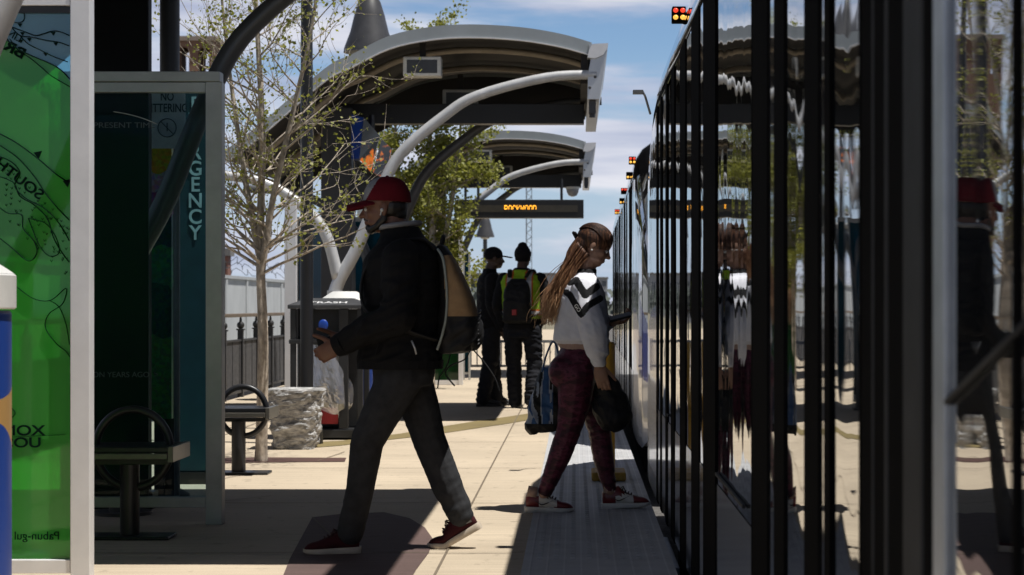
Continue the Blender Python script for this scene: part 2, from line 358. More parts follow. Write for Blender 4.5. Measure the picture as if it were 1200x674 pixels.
# end-of-platform railing
rl = empty('railing', 'grey metal railing with close upright bars behind the two workers', 'railing', (-1.4,36,0))
mb = MB(); mb.box(-3.6,-.35,36,36.05,.50,.55); mb.box(-3.6,-.35,36,36.05,.06,.1); put(mb, 'rail', M_gal, rl)
mb = MB()
for k in range(0, 30): mb.tube([(-3.55+k*.11,36.025,.1),(-3.55+k*.11,36.025,.5)], .012, 6)
put(mb, 'balusters', M_gal, rl)
mb = MB()
for x in (-3.6,-2.5,-1.4,-.35): mb.box(x-.035,x+.035,35.97,36.08,0,.58)
put(mb, 'post', M_gal, rl)

# ================================================================ trees
M_bark = mat('pale_bark', (.40,.345,.28), .9, var=.55, scale=26, bump=.006, bscale=60, stretch=(1,1,.45))
M_dbark = mat('grey_bark', (.13,.105,.085), .9, var=.3, scale=12)
def leafmat(name, col):
    m = mat(name, col, .55, var=.35, scale=3.); nt = m.node_tree; b = nt.nodes['Principled BSDF']
    out = [n for n in nt.nodes if n.type == 'OUTPUT_MATERIAL'][0]; tl = nd(nt, 'ShaderNodeBsdfTranslucent'); tl.inputs['Color'].default_value = (col[0]*1.3,col[1]*1.35,col[2]*.8,1)
    x = nd(nt, 'ShaderNodeMixShader'); x.inputs[0].default_value = .4; nt.links.new(b.outputs[0], x.inputs[1]); nt.links.new(tl.outputs[0], x.inputs[2]); nt.links.new(x.outputs[0], out.inputs['Surface']); return m
M_leafA = leafmat('spring_leaf', (.22,.23,.05)); M_leafB = leafmat('spring_leaf_fresh', (.32,.32,.075)); M_leafC = leafmat('dull_leaf', (.10,.105,.04))
def leaves_at(lb, p, n, spread, size, rnd):
    for _ in range(n):
        q = p+Vector((rnd.gauss(0,1),rnd.gauss(0,1),rnd.gauss(0,.8)))*spread
        a = Vector((rnd.uniform(-1,1),rnd.uniform(-1,1),rnd.uniform(-.6,1))).normalized()*size*rnd.uniform(.6,1.3); b = a.orthogonal().normalized()*a.length*rnd.uniform(.3,.5)
        b = Matrix.Rotation(rnd.uniform(0,6.28),3,a.normalized()) @ b
        lb.add([q, q+a*.5+b, q+a, q+a*.5-b], [(0,1,2,3)], rnd.choice((0,0,1)))
def tree(name, label, base, H, trunk_r, lead, seed, leafn=4, leafsize=.03, spread=.05, depth=4, nb=7, mats=None, bark=None, group=None, blen=.34, clear=.3, thick=True):
    rnd = random.Random(seed); t = empty(name, label, 'tree', base, 0, group); tb = MB(); br = MB(); lb = MB()
    def grow(p, d, L, r, dep):
        n = 5; pts = [p]; q = p; dd = d.copy()
        for i in range(n):
            dd = (dd+Vector((rnd.gauss(0,.13),rnd.gauss(0,.13),rnd.gauss(0,.08)+.05))).normalized(); q = q+dd*L/n; pts.append(q)
        rr = [r*(1-.75*i/n) for i in range(n+1)]
        br.tube(pts, rr, 5 if dep > 1 else 7)
        if dep >= 2:
            for i in range(2, n+1): leaves_at(lb, pts[i], leafn, spread, leafsize, rnd)
        if dep < depth:
            for i in range(1, n+1):
                for _ in range((2 if thick else 1 if rnd.random() < .72 else 0) if dep < 2 else (1 if rnd.random() < (.9 if thick else .62) else 0)):
                    a = dd.orthogonal().normalized(); a = Matrix.Rotation(rnd.uniform(0,6.28),3,dd) @ a
                    nd_ = (dd*.75+a*rnd.uniform(.5,1.)+Vector((0,0,.18))).normalized()
                    grow(pts[i], nd_, L*rnd.uniform(.38,.62), max(rr[i]*.6,.0022), dep+1)
    for li, pts in enumerate(lead):
        sp = spline([Vector(p) for p in pts], 6); m = len(sp); r0 = trunk_r*(1 if li == 0 else .62)
        rr = [max(r0*(1-.8*i/(m-1)),.01)*(1.12 if i == 0 and li == 0 else 1) for i in range(m)]
        tb.tube(sp, rr, 12)
        for i in range(m):
            if sp[i].z < clear*H: continue
            for _ in range(nb if i % 2 == 0 else nb//2):
                a = rnd.uniform(0,6.28); d = Vector((math.cos(a),math.sin(a),rnd.uniform(.25,1.0))).normalized()
                grow(sp[i], d, H*blen*rnd.uniform(.35,1.)*(1-.45*max(0,(sp[i].z/H-.4))), rr[i]*.42, 1 if depth > 2 else 2)
    tr = tb.build('trunk', bark or M_bark, t, auto=60); br.build('branches', bark or M_bark, t, auto=60)
    lb.build('crown', mats or [M_leafA, M_leafB], t); return t
b0 = G(306,541)
tree('young_tree', 'slim young tree with pale bark and sparse new leaves beside the stone planter', b0, 5.2, .048,
     [[(0,0,0),(.015,0,.9),(-.01,.02,1.6),(.0,.05,2.5),(-.05,.1,3.4),(-.1,.1,4.6)], [(.0,0,1.42),(.10,-.05,2.0),(.27,-.1,2.7),(.42,-.12,3.4),(.5,-.1,4.3)], [(0,0,1.5),(-.12,.05,2.1),(-.26,.1,3.0),(-.35,.1,3.9)]], 11, leafn=1, leafsize=.030, spread=.022, depth=3, nb=2, clear=.27, blen=.19, thick=False)
y2 = 28.; tree('leafy_tree', 'fuller yellow green tree behind the first platform shelter', (PX(503,y2),y2,0), 5.2, .08,
     [[(0,0,0),(.02,0,1.2),(.05,.05,2.4),(.0,.1,3.6),(0,.1,4.8)], [(0,0,1.),(.2,0,2.),(.4,.1,3.2),(.45,.1,4.2)], [(0,0,1.),(-.25,.1,2.),(-.45,.1,3.2),(-.5,.1,4.3)]], 5, leafn=4, leafsize=.05, spread=.06, depth=3, nb=3, clear=.24, blen=.145, thick=False)
for i, (x, y, h, lab) in enumerate(((-13.4,45.,7.,'street tree across the road, nearer one of two behind the green glass'),(-20.,72.,8.5,'street tree across the road, farther one of two behind the green glass'))):
    tree('street_tree', lab, (x,y,-.45), h, .1, [[(0,0,0),(.05,0,h*.25),(-.05,.1,h*.5),(.1,.1,h*.75),(0,0,h*.95)],[(0,0,h*.25),(.4,0,h*.5),(.6,.2,h*.8)]], 20+i, leafn=4, leafsize=.07, spread=.13, depth=3, nb=3, clear=.28, blen=.24, bark=M_dbark, mats=[M_leafA,M_leafC], group='street trees outside the fence')
# far wood on the horizon
rnd = random.Random(3); lb = MB()
for k in range(1500):
    x = rnd.uniform(-330,60); y = rnd.uniform(330,400); h = 3.2+3*noise.noise((x*.03,y*.03,0)); c = Vector((x,y,-.45+rnd.random()*h)); leaves_at(lb, c, 3, 1.4, 2.0, rnd)
lb.build('far_wood', mat('far_foliage', (.10,.115,.10), .9, var=.3, scale=.2), kind='stuff')['label'] = 'low hazy line of far trees on the horizon'
# ================================================================ platform shelters
M_alum = mat('brushed_aluminium', (.52,.53,.54), .38, .55, var=.08, scale=3)
M_frame = mat('frame_aluminium', (.78,.78,.79), .45, .2, var=.07, scale=5)
M_dframe = mat('weathered_frame', (.46,.47,.455), .5, .25, var=.12, scale=6)
M_roof = mat('roof_metal', (.36,.39,.40), .5, .3, var=.1, scale=2)
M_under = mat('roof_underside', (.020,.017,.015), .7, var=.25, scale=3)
M_rib = mat('roof_rib', (.33,.28,.215), .5, .1, var=.1)
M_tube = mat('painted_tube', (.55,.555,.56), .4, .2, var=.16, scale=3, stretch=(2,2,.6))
M_dark = mat('dark_pylon', (.045,.047,.052), .55, var=.12, scale=3)
M_lampw = mat('floodlight_white', (.7,.69,.64), .5); M_grille = mat('floodlight_glass', (.05,.05,.05), .3)
ROOF = [(-3.54,2.72),(-3.2,2.97),(-2.53,3.547),(-2.25,3.693),(-1.87,3.88),(-1.466,3.967),(-1.07,3.993),(-.574,3.967),(-.154,3.899),(.16,3.81)]
RP = [(p.x,p.z) for p in spline([(x,0,z) for x,z in ROOF], 4)]
ARM = [(-2.43,1.29),(-2.37,1.45),(-2.19,1.78),(-1.97,2.32),(-1.757,2.71),(-1.33,3.08),(-.986,3.29),(-.3,3.47),(.21,3.50)]
LARM = [(-2.39,1.45),(-2.53,1.93),(-2.83,2.24),(-3.13,2.41),(-3.54,2.49),(-3.85,2.5)]
def band(mb, prof, d0, d1, y0, y1):
    a = [(x,z+d1) for x,z in prof]; b = [(x,z+d0) for x,z in prof]
    rings = []
    for (x0,z0),(x1,z1) in zip(a, b): rings.append([(x0,y0,z0),(x0,y1,z0),(x1,y1,z1),(x1,y0,z1)])
    mb.loft(rings)
M_tube2 = mat('darker_tube', (.10,.102,.105), .4, .2, var=.08, scale=4)  # second arm and column of each shelter, darker than the first
def shelter(label, y0, y1, arms, beam, lights=True, dx=0., gy0=None):
    s = empty('platform_shelter', label, 'shelter', (-2.43,(y0+y1)/2,0), 0, 'curved platform shelters')
    rp = [(x+dx,z) for x,z in RP]
    mb = MB(); band(mb, rp, -.03, 0, y0+.06, y1-.06); put(mb, 'roof', M_roof, s, auto=35)
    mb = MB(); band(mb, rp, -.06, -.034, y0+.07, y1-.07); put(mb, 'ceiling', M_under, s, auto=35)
    for yy in (y0, y1-.055):
        mb = MB(); band(mb, rp, -.11, .012, yy, yy+.055); put(mb, 'fascia', M_roof, s, auto=35)
        mb = MB(); band(mb, rp, -.125, -.113, yy-.012, yy+.04); put(mb, 'fascia_trim', M_frame, s, auto=35)
    for yy in (y0+.9, y0+2.5):
        mb = MB(); mb.tube([(x,yy,z-.13) for x,z in rp[2:-1]], .034, 8); put(mb, 'rib', M_rib, s, smooth=True)
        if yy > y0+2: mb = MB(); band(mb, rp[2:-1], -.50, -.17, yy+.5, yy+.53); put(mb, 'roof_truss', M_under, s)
    g0 = gy0 if gy0 is not None else y0-.05
    mb = MB(); mb.prism([(.13+dx,3.80),(.15+dx,3.66),(.12+dx,3.5),(.115+dx,3.25),(.235+dx,3.25),(.29+dx,3.6),(.315+dx,3.78)], g0+.012, y1+.05); put(mb, 'gutter', M_alum, s, auto=30)
    mb = MB(); mb.prism([(.115+dx,3.665),(.13+dx,3.74),(.165+dx,3.80),(.322+dx,3.807),(.318+dx,3.76),(.27+dx,3.69),(.19+dx,3.655)], g0-.02, y1+.06); put(mb, 'gutter_cap', M_frame, s, auto=30)
    mb = MB(); mb.box(.13+dx,.2+dx,g0+.1,g0+.25,3.12,3.248); mb.tube([(.165+dx,g0+.17,3.14),(.165+dx,g0+.17,3.08)], .03, 8); put(mb, 'downpipe', M_dark, s)
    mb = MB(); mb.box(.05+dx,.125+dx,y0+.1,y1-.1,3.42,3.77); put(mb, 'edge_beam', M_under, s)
    mb = MB(); mb.box(-2.75+dx,.09+dx,beam,beam+.2,3.19,3.41); put(mb, 'cross_beam', M_black, s, bevel=.006)
    for j, (ya, ddx, full) in enumerate(arms):
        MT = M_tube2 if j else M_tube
        for bx_ in (-.09,.09):
            if y0 > 15 or j == 0: mb = MB(); mb.sphere((.165+dx+bx_*.3,ya-.03,3.42+bx_*.6), .018); put(mb, 'bolt', M_dark, s, smooth=True)
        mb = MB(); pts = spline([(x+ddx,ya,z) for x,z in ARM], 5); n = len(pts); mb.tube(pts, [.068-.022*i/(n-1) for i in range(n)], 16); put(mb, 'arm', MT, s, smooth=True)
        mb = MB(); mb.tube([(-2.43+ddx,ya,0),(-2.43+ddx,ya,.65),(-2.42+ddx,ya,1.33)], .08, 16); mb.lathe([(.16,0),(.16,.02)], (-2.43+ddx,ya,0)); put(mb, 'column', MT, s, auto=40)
        if full:
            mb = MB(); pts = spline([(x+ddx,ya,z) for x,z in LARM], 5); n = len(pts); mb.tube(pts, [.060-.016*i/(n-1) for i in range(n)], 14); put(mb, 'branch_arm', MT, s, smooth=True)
    if lights:
        for xx, yy, zz in ((-1.57,y0+.3,3.62),(-1.3,y0+2.3,3.5)):
            mb = MB(); mb.box(xx-.195,xx+.195,yy,yy+.22,zz-.1,zz+.1); fl = put(mb, 'floodlight', M_lampw, s, bevel=.012)
            mb = MB(); mb.box(xx-.155,xx+.155,yy-.004,yy+.01,zz-.07,zz+.066); q = put(mb, 'lens', M_grille, s); q.parent = fl
            mb = MB(); mb.box(xx-.03,xx+.03,yy+.08,yy+.14,zz+.102,zz+.28); q = put(mb, 'bracket', M_under, s); q.parent = fl
    return s
shelter('curved shelter nearest the camera with arms beside the dark glass panel', 8.7, 12.4, [(7.6,-.22,False),(11.3,-.14,False)], 11.4, dx=0, gy0=6.9)
S1 = shelter('large curved shelter over the capped man, with two grey arms', 20, 23.7, [(20.0,0,True),(22.6,.08,True)], 22.)
S2 = shelter('smaller looking curved shelter farther down, carrying the orange lit sign', 32.2, 35.9, [(32.2,0,True),(34.8,.08,True)], 34.)
# dark pylons
def pylon(label, x0, x1, y0, y1, z1, pm=None):
    p = empty('pylon', label, 'pylon', ((x0+x1)/2,(y0+y1)/2,0), 0, 'dark shelter pylons')
    mb = MB(); mb.box(x0,x1,y0,y1,.1,z1); put(mb, 'shaft', pm or M_dark, p, bevel=.01); mb = MB(); mb.box(x0-.03,x1+.03,y0-.03,y1+.03,0,.098); put(mb, 'base', M_black, p)
    return p
M_dark2 = M_black
pylon('tall black pylon standing behind the dark glass panel', PX(103,11.6), PX(174,11.6), 11.6, 11.7, 3.6, mat('pylon_black', (.006,.006,.007), .6, spec=.15))
pylon('grey pylon below the large shelter, left of the video screen', PX(376,21.3), PX(412,21.3), 21.3, 21.7, 3.3)
pylon('small grey pylon below the farther shelter, behind the backpack', PX(500,34.6), PX(522,34.6), 34.6, 34.9, 3.3)
# round post beside the black pylon
rp_ = empty('round_post', 'dark round steel post rising behind the top of the dark glass panel', 'post', (PX(199,12.2),12.2,0))
mb = MB(); mb.tube([(PX(199,12.2),12.2,0),(PX(199,12.2),12.2,3.8)], .06, 18); put(mb, 'shaft', M_dark, rp_, auto=40); mb = MB(); mb.lathe([(.12,0),(.12,.03),(.07,.06)], (PX(199,12.2),12.2,0)); put(mb, 'base', M_dark, rp_)

# ================================================================ glass panels
G_green = glass('green_art_glass', (.12,.70,.13), .04, (.16,.72,.14), .48)
G_blue = glass('blue_art_glass', (.50,.85,1.), .04, (.35,.65,.8), .4)
G_dark = glass('smoked_glass', (.70,.81,.83), .02, ior=1.16)
G_green2 = glass('dark_green_glass', (.03,.12,.04), .04, (.02,.10,.03), .5)
G_teal = glass('teal_glass', (.05,.17,.22), .04, (.02,.10,.14), .5)
M_ink = mat('print_ink', (.004,.014,.010), .9, spec=.02)
M_pale = mat('pale_print', (.10,.12,.125), .6)
# green panel
Y = 8.5; gx0, gx1 = -3.9, PX(85,Y); gz0, gz1 = PZ(655,Y), PZ(16,Y)
gp_ = empty('glass_panel', 'green and blue printed glass windbreak with black map lines at the left edge', 'glass panel', (-2.9,Y,0))
mb = MB(); mb.box(gx1,PX(108,Y),Y-.04,Y+.04,0,3.2); put(mb, 'post', M_frame, gp_, bevel=.004)
mb = MB(); mb.box(-3.99,gx0-.002,Y-.04,Y+.04,0,3.2); put(mb, 'post', M_frame, gp_, bevel=.004)
mb = MB(); mb.box(gx0,gx1-.002,Y-.032,Y+.032,PZ(671,Y),gz0); put(mb, 'bottom_rail', M_frame, gp_, bevel=.003)
mb = MB(); mb.box(gx0,gx1-.002,Y-.032,Y+.032,gz1+.03,PZ(-40,Y)); put(mb, 'top_rail', M_frame, gp_, bevel=.003)
mb = MB(); mb.box(gx0,gx1-.002,Y-.02,Y+.02,gz1,gz1+.028); put(mb, 'gasket', M_black, gp_)
# boundary between the printed sky and land
cut = [(-400,30),(-60,55),(0,44),(12,50),(22,58),(34,64),(48,70),(62,76),(74,84),(86,97)]
def q(p, y=Y): return (PX(p[0],y), PZ(p[1],y))
cw = [q(p) for p in cut]; cw = [(max(x,gx0),z) for x,z in cw]; cw[-1] = (gx1-.003, cw[-1][1])
mb = MB(); up = cw+[(gx1-.003,gz1),(gx0,gz1)]; mb.prism(up, Y-.005, Y+.005); put(mb, 'blue_glass', G_blue, gp_)
mb = MB(); dn = [(gx0,gz0),(gx1-.003,gz0)]+[(x,z-.0015) for x,z in reversed(cw)]; mb.prism(dn, Y-.005, Y+.005); put(mb, 'green_glass', G_green, gp_)
mb = MB()
def ink(pts, r=.004, k=6):
    sp = spline([(PX(a,Y),Y-.009,PZ(b,Y)) for a,b in pts], k); sp = [p for p in sp if p.x < gx1-.006]
    if len(sp) > 1: mb.tube(sp, r*1.5, 5, flat=.3)
ink(cut[1:], .006); ink([(12,46),(24,60),(38,70),(50,80),(62,90),(86,104)], .004)
ink([(14,32),(28,37),(42,42),(52,40),(62,37),(72,38),(86,44)], .005); ink([(14,32),(24,42),(38,44),(56,48),(70,50),(86,56)], .005)
ink([(24,42),(34,52),(50,60),(64,67),(86,75)], .005); ink([(14,26),(24,27),(29,23),(29,15)], .004); 
for a, b in ((27,38),(63,38),(35,45),(66,50),(54,62),(25,47),(24,28)):
    mb.add([(PX(a-3,Y),Y-.009,PZ(b,Y)),(PX(a+3,Y),Y-.009,PZ(b,Y)),(PX(a+.4,Y),Y-.009,PZ(b+4.5,Y))], [(0,1,2)])
ink([(-4,155),(14,164),(32,176),(50,190),(66,204),(84,216)], .006); ink([(-4,168),(20,184),(40,206),(55,228),(70,246),(86,262)], .005)
ink([(-4,182),(14,190),(24,203),(18,218),(30,232),(52,244),(70,262),(86,290)], .0045); ink([(-4,206),(16,214),(24,230),(40,240),(56,256),(64,280),(76,300),(86,312)], .0045)
ink([(-4,240),(10,250),(26,252),(28,268),(40,282),(44,296),(34,306),(14,290),(-4,276)], .0045)
ink([(34,256),(54,262),(66,278),(70,296),(58,300),(46,286),(34,256)], .0035); ink([(20,336),(40,350),(60,352),(78,338),(74,356),(58,368),(54,384),(66,402),(78,412),(86,424)], .0035)
ink([(58,352),(70,360),(78,380),(82,404)], .003); ink([(-2,470),(14,478),(18,486),(6,494)], .003); ink([(14,512),(86,509)], .0018)
for a, b in ((80,214),(46,181)):
    mb.add([(PX(a-6,Y),Y-.009,PZ(b-2,Y)),(PX(a+4,Y),Y-.009,PZ(b-4,Y)),(PX(a,Y),Y-.009,PZ(b+6,Y))], [(0,1,2)])
rnd = random.Random(2)
for _ in range(90):
    a = rnd.uniform(6,82); b = 206+(a-6)*.9+rnd.uniform(-14,52)
    if b < 340:
        for s in (-1,1): mb.tube([(PX(a,Y),Y-.008,PZ(b,Y)),(PX(a+s*1.3,Y),Y-.008,PZ(b-2.4,Y))], .0022, 4, flat=.4)
art = put(mb, 'map_lines', M_ink, gp_)
def wtext(body, px, py, size, m, y, root, rot=AWAY, tilt=0., **kw):
    Rm = Matrix.Rotation(R(tilt),4,'Y') @ (Matrix.Rotation(rot[2],4,'Z') @ Matrix.Rotation(rot[0],4,'X'))
    return text_mesh('lettering', body, size, m, (PX(px,y),y-.010,PZ(py,y)), Rm, root, **kw)
wtext('BRE', 11, 61, .062, M_ink, Y, gp_, tilt=28, sx=1.3, bold=.002); wtext('LIN', 16, 46, .045, M_ink, Y, gp_, tilt=28)
wtext('SOUTH', 20, 214, .062, M_ink, Y, gp_, tilt=38, sx=1.2, bold=.001); wtext('XON', 28, 510, .062, M_ink, Y, gp_, sx=1.3, bold=.001); wtext('UOS', 28, 524, .06, M_ink, Y, gp_, sx=1.3, bold=.001)
wtext('Pabun-gul', 44, 632, .05, M_ink, Y, gp_)

# dark panel
Y = 10.8; dx0, dx1 = PX(84,Y), PX(262,Y)
dp = empty('glass_panel', 'smoked glass windbreak in a grey frame with faint white lettering, behind the near bench', 'glass panel', ((dx0+dx1)/2,Y,0))
xg0, xg1 = PX(100,Y), PX(243,Y); zt_, zb_ = PZ(109,Y), PZ(582,Y)
mb = MB(); mb.box(xg1,dx1,Y-.05,Y+.05,0,PZ(97,Y)); put(mb, 'post', M_dframe, dp, bevel=.004)
mb = MB(); mb.box(dx0-.05,xg0,Y-.05,Y+.05,0,PZ(97,Y)); put(mb, 'post', M_dframe, dp, bevel=.004)
mb = MB(); mb.box(dx0-.06,dx1-.01,Y-.055,Y+.055,PZ(96.7,Y),PZ(85,Y)); put(mb, 'top_cap', M_dframe, dp, bevel=.004)
mb = MB(); mb.box(xg0+.002,xg1-.002,Y-.04,Y+.04,zt_,PZ(97.5,Y)); put(mb, 'top_rail', M_dframe, dp, bevel=.003)
mb = MB(); mb.box(xg0+.002,xg1-.002,Y-.04,Y+.04,PZ(594,Y),zb_); put(mb, 'bottom_rail', M_dframe, dp, bevel=.003)
mb = MB(); mb.box(xg0+.002,xg1-.002,Y-.005,Y+.005,zb_+.001,zt_-.001); put(mb, 'pane', G_dark, dp)
mb = MB(); mb.box(PX(105,Y),PX(174,Y),Y+.006,Y+.012,zb_+.002,zt_-.002); put(mb, 'backing', mat('black_film', (.008,.010,.012), .5), dp)
text_mesh('lettering', 'PRESENT TIME', .042, M_pale, (PX(146,Y),Y-.010,PZ(150,Y)), FACE, dp, sx=1.25)
text_mesh('lettering', 'MILLION YEARS AGO  >', .042, M_pale, (PX(137,Y),Y-.010,PZ(442,Y)), FACE, dp, sx=1.02)
mb = MB(); mb.tube(spline([(PX(133,Y),Y-.008,PZ(131,Y)),(PX(150,Y),Y-.008,PZ(134,Y)),(PX(168,Y),Y-.008,PZ(139,Y)),(PX(185,Y),Y-.008,PZ(146,Y))],5), [.002]+[.007]*14+[.003], 6, flat=.4); put(mb, 'painted_reflection', mat('reflection_white', (.6,.6,.58), .6), dp)  # pale curved reflection painted onto the pane as a thin streak

# emergency pylon, litter sign and mosaic behind the dark glass
Y = 13.2; ep = empty('emergency_pylon', 'slim dark teal pylon with stacked pale EMERGENCY letters behind the smoked glass', 'emergency pylon', (PX(228,Y),Y+.1,0))
mb = MB(); mb.box(PX(206,Y),PX(249,Y),Y,Y+.22,.08,PZ(100,Y)); put(mb, 'body', mat('teal_paint', (.012,.055,.072), .45), ep, bevel=.01)
mb = MB(); mb.box(PX(204,Y),PX(251,Y),Y-.02,Y+.24,0,.078); put(mb, 'base', M_black, ep)
M_tealtext = mat('teal_lettering', (.42,.68,.70), .5)
text_mesh('lettering', '\n'.join('EMERGENCY'), .135, M_tealtext, (PX(229,Y),Y-.004,PZ(130,Y)), FACE, ep, line=.79, sx=.95, bold=.002)
Y = 11.95; ns_ = empty('litter_sign', 'white no littering sign with dark lettering on a thin post, seen through the smoked glass', 'sign', (PX(196,Y),Y,0))
mb = MB(); mb.box(PX(174,Y),PX(217,Y),Y,Y+.006,PZ(174,Y),PZ(104,Y)); put(mb, 'plate', mat('sign_white', (.62,.70,.70), .5), ns_)
mb = MB(); mb.tube([(PX(206.5,Y),Y+.03,0),(PX(206.5,Y),Y+.03,PZ(106,Y))], .018, 8); put(mb, 'post', M_gal, ns_)
M_sink = mat('sign_ink', (.03,.09,.10), .6)
text_mesh('lettering', 'NO\nLITTERING', .072, M_sink, (PX(196,Y),Y-.003,PZ(118,Y)), FACE, ns_, sx=.72, line=.95, bold=.001)
mb = MB(); cx, cz = PX(196,Y), PZ(150,Y); mb.tube([(cx+.055*math.cos(t*math.pi/12),Y-.003,cz+.055*math.sin(t*math.pi/12)) for t in range(25)], .007, 6, flat=.4)
mb.tube([(cx-.039,Y-.0035,cz+.039),(cx+.039,Y-.0035,cz-.039)], .006, 6, flat=.4); mb.tube([(cx,Y-.0025,cz+.03),(cx,Y-.0025,cz-.02)], .009, 6, flat=.3); put(mb, 'symbol', M_sink, ns_)
def mosaic_mat():
    m = bpy.data.materials.new('mosaic'); m.use_nodes = True; nt = m.node_tree; b = nt.nodes['Principled BSDF']; b.inputs['Roughness'].default_value = .4
    tc = nd(nt, 'ShaderNodeTexCoord'); v = nd(nt, 'ShaderNodeTexVoronoi'); v.inputs['Scale'].default_value = 55; n = nd(nt, 'ShaderNodeTexNoise'); n.inputs['Scale'].default_value = 3.4
    nt.links.new(tc.outputs['Object'], v.inputs['Vector']); nt.links.new(tc.outputs['Object'], n.inputs['Vector'])
    sx = nd(nt, 'ShaderNodeSeparateXYZ'); nt.links.new(tc.outputs['Object'], sx.inputs[0])
    ad = nd(nt, 'ShaderNodeMath', operation='MULTIPLY_ADD'); nt.links.new(n.outputs['Fac'], ad.inputs[0]); ad.inputs[1].default_value = .55; nt.links.new(sx.outputs['Z'], ad.inputs[2])
    mr = nd(nt, 'ShaderNodeMapRange'); mr.inputs['From Min'].default_value = 1.; mr.inputs['From Max'].default_value = 2.6; nt.links.new(ad.outputs[0], mr.inputs['Value'])
    cr = nd(nt, 'ShaderNodeValToRGB'); el = cr.color_ramp.elements; cr.color_ramp.interpolation = 'CONSTANT'
    cols = [(0,(.10,.35,.12)),(.2,(.02,.12,.10)),(.36,(.05,.30,.16)),(.5,(.02,.08,.12)),(.62,(.3,.08,.3)),(.72,(.5,.4,.5)),(.8,(.62,.42,.04)),(.95,(.05,.25,.4))]
    el[0].position = 0; el[0].color = (*cols[0][1],1); el[1].position = .2; el[1].color = (*cols[1][1],1)
    for p, c in cols[2:]: e = el.new(p); e.color = (*c,1)
    nt.links.new(mr.outputs[0], cr.inputs[0])
    mx = nd(nt, 'ShaderNodeMix', data_type='RGBA', blend_type='MULTIPLY'); mx.inputs['Factor'].default_value = .55; nt.links.new(cr.outputs[0], mx.inputs['A']); nt.links.new(v.outputs['Color'], mx.inputs['B']); nt.links.new(mx.outputs['Result'], b.inputs['Base Color']); return m
Y = 12.03; ms = empty('mosaic_panel', 'narrow colourful mosaic panel with yellow, purple and green patches behind the smoked glass', 'art panel', (PX(194,Y),Y,0))
mb = MB(); mb.box(PX(166,Y),PX(201,Y),Y,Y+.06,.5,PZ(136,Y)); put(mb, 'face', mosaic_mat(), ms); mb = MB(); mb.box(PX(184,Y)-.03,PX(184,Y)+.03,Y+.0605,Y+.09,0,2.); put(mb, 'post', M_dark, ms)

# teal windbreak under shelter 1, green windbreak under shelter 2, white end post
def windbreak(label, x0, x1, y, z0, z1, m, fm, w=.05):
    t = empty('glass_panel', label, 'glass panel', ((x0+x1)/2,y,0))
    for a in ((x0-w,x0),(x1,x1+w)):
        mb = MB(); mb.box(a[0],a[1],y-.04,y+.04,0,z1+w); put(mb, 'post', fm, t, bevel=.004)
    mb = MB(); mb.box(x0+.002,x1-.002,y-.03,y+.03,z1,z1+w); put(mb, 'top_rail', fm, t); mb = MB(); mb.box(x0+.002,x1-.002,y-.03,y+.03,z0-w,z0); put(mb, 'bottom_rail', fm, t)
    mb = MB(); mb.box(x0+.002,x1-.002,y-.005,y+.005,z0+.001,z1-.001); put(mb, 'pane', m, t); return t
windbreak('dark teal glass windbreak behind the grey pylon of the large shelter', PX(350,23.), PX(452,23.), 23., .15, 2.15, G_teal, M_dframe)
windbreak('small green glass windbreak in a white frame seen past the backpack', PX(505,29.5), PX(537.5,29.5), 29.5, .07, 2.2, G_green2, M_frame, .065)
windbreak('narrow blue grey glass screen beside the small green windbreak', PX(544.5,31.5), PX(549,31.5), 31.5, .12, 2.0, G_teal, M_dframe, .03)
wp = empty('white_post', 'flat white end post standing behind the black waste bin', 'post', (PX(340,19),19,0))
mb = MB(); mb.box(PX(333.5,19),PX(347,19),19,19.08,0,PZ(232,19)); put(mb, 'shaft', M_frame, wp, bevel=.004); mb = MB(); mb.box(PX(331,19),PX(349.5,19),18.97,19.11,0,.02); put(mb, 'base', M_dframe, wp)

# ================================================================ video screen pair and departure sign
def screen_mat():
    m = bpy.data.materials.new('video_screen'); m.use_nodes = True; nt = m.node_tree; b = nt.nodes['Principled BSDF']; b.inputs['Roughness'].default_value = .12
    tc = nd(nt, 'ShaderNodeTexCoord'); n = nd(nt, 'ShaderNodeTexNoise'); n.inputs['Scale'].default_value = 9; n.inputs['Detail'].default_value = 5; nt.links.new(tc.outputs['Object'], n.inputs['Vector'])
    sx = nd(nt, 'ShaderNodeSeparateXYZ'); nt.links.new(tc.outputs['Object'], sx.inputs[0])
    d = nd(nt, 'ShaderNodeMath', operation='SUBTRACT'); nt.links.new(sx.outputs['Z'], d.inputs[0]); d.inputs[1].default_value = .19
    ab = nd(nt, 'ShaderNodeMath', operation='ABSOLUTE'); nt.links.new(d.outputs[0], ab.inputs[0])
    ma = nd(nt, 'ShaderNodeMath', operation='MULTIPLY_ADD'); nt.links.new(ab.outputs[0], ma.inputs[0]); ma.inputs[1].default_value = -.9; nt.links.new(n.outputs['Fac'], ma.inputs[2])
    cr = nd(nt, 'ShaderNodeValToRGB'); el = cr.color_ramp.elements; el[0].position = .42; el[0].color = (.035,.04,.045,1); el[1].position = .5; el[1].color = (1,.25,.04,1)
    nt.links.new(ma.outputs[0], cr.inputs[0]); b.inputs['Base Color'].default_value = (.02,.02,.02,1); nt.links.new(cr.outputs[0], b.inputs['Emission Color']); b.inputs['Emission Strength'].default_value = .55; return m
Y = 20.9; vsn = empty('video_screen', 'pair of tilted video screens with orange flames and blue side under the large shelter', 'screen', (PX(430,Y),Y,PZ(212,Y)))
M_bluep = mat('blue_paint', (.012,.06,.36), .4, var=.12)
a, b_, c, d = (412,134), (425,140), (427,196), (412,186)
def quad3(mb, pts, y0, t=.06):
    """panel given by (px, py, depth) corners with real thickness behind it"""
    f = [P(x,y,yy) for x,y,yy in pts]; bk = [v+Vector((0,t,0)) for v in f]
    mb.loft([f, bk])
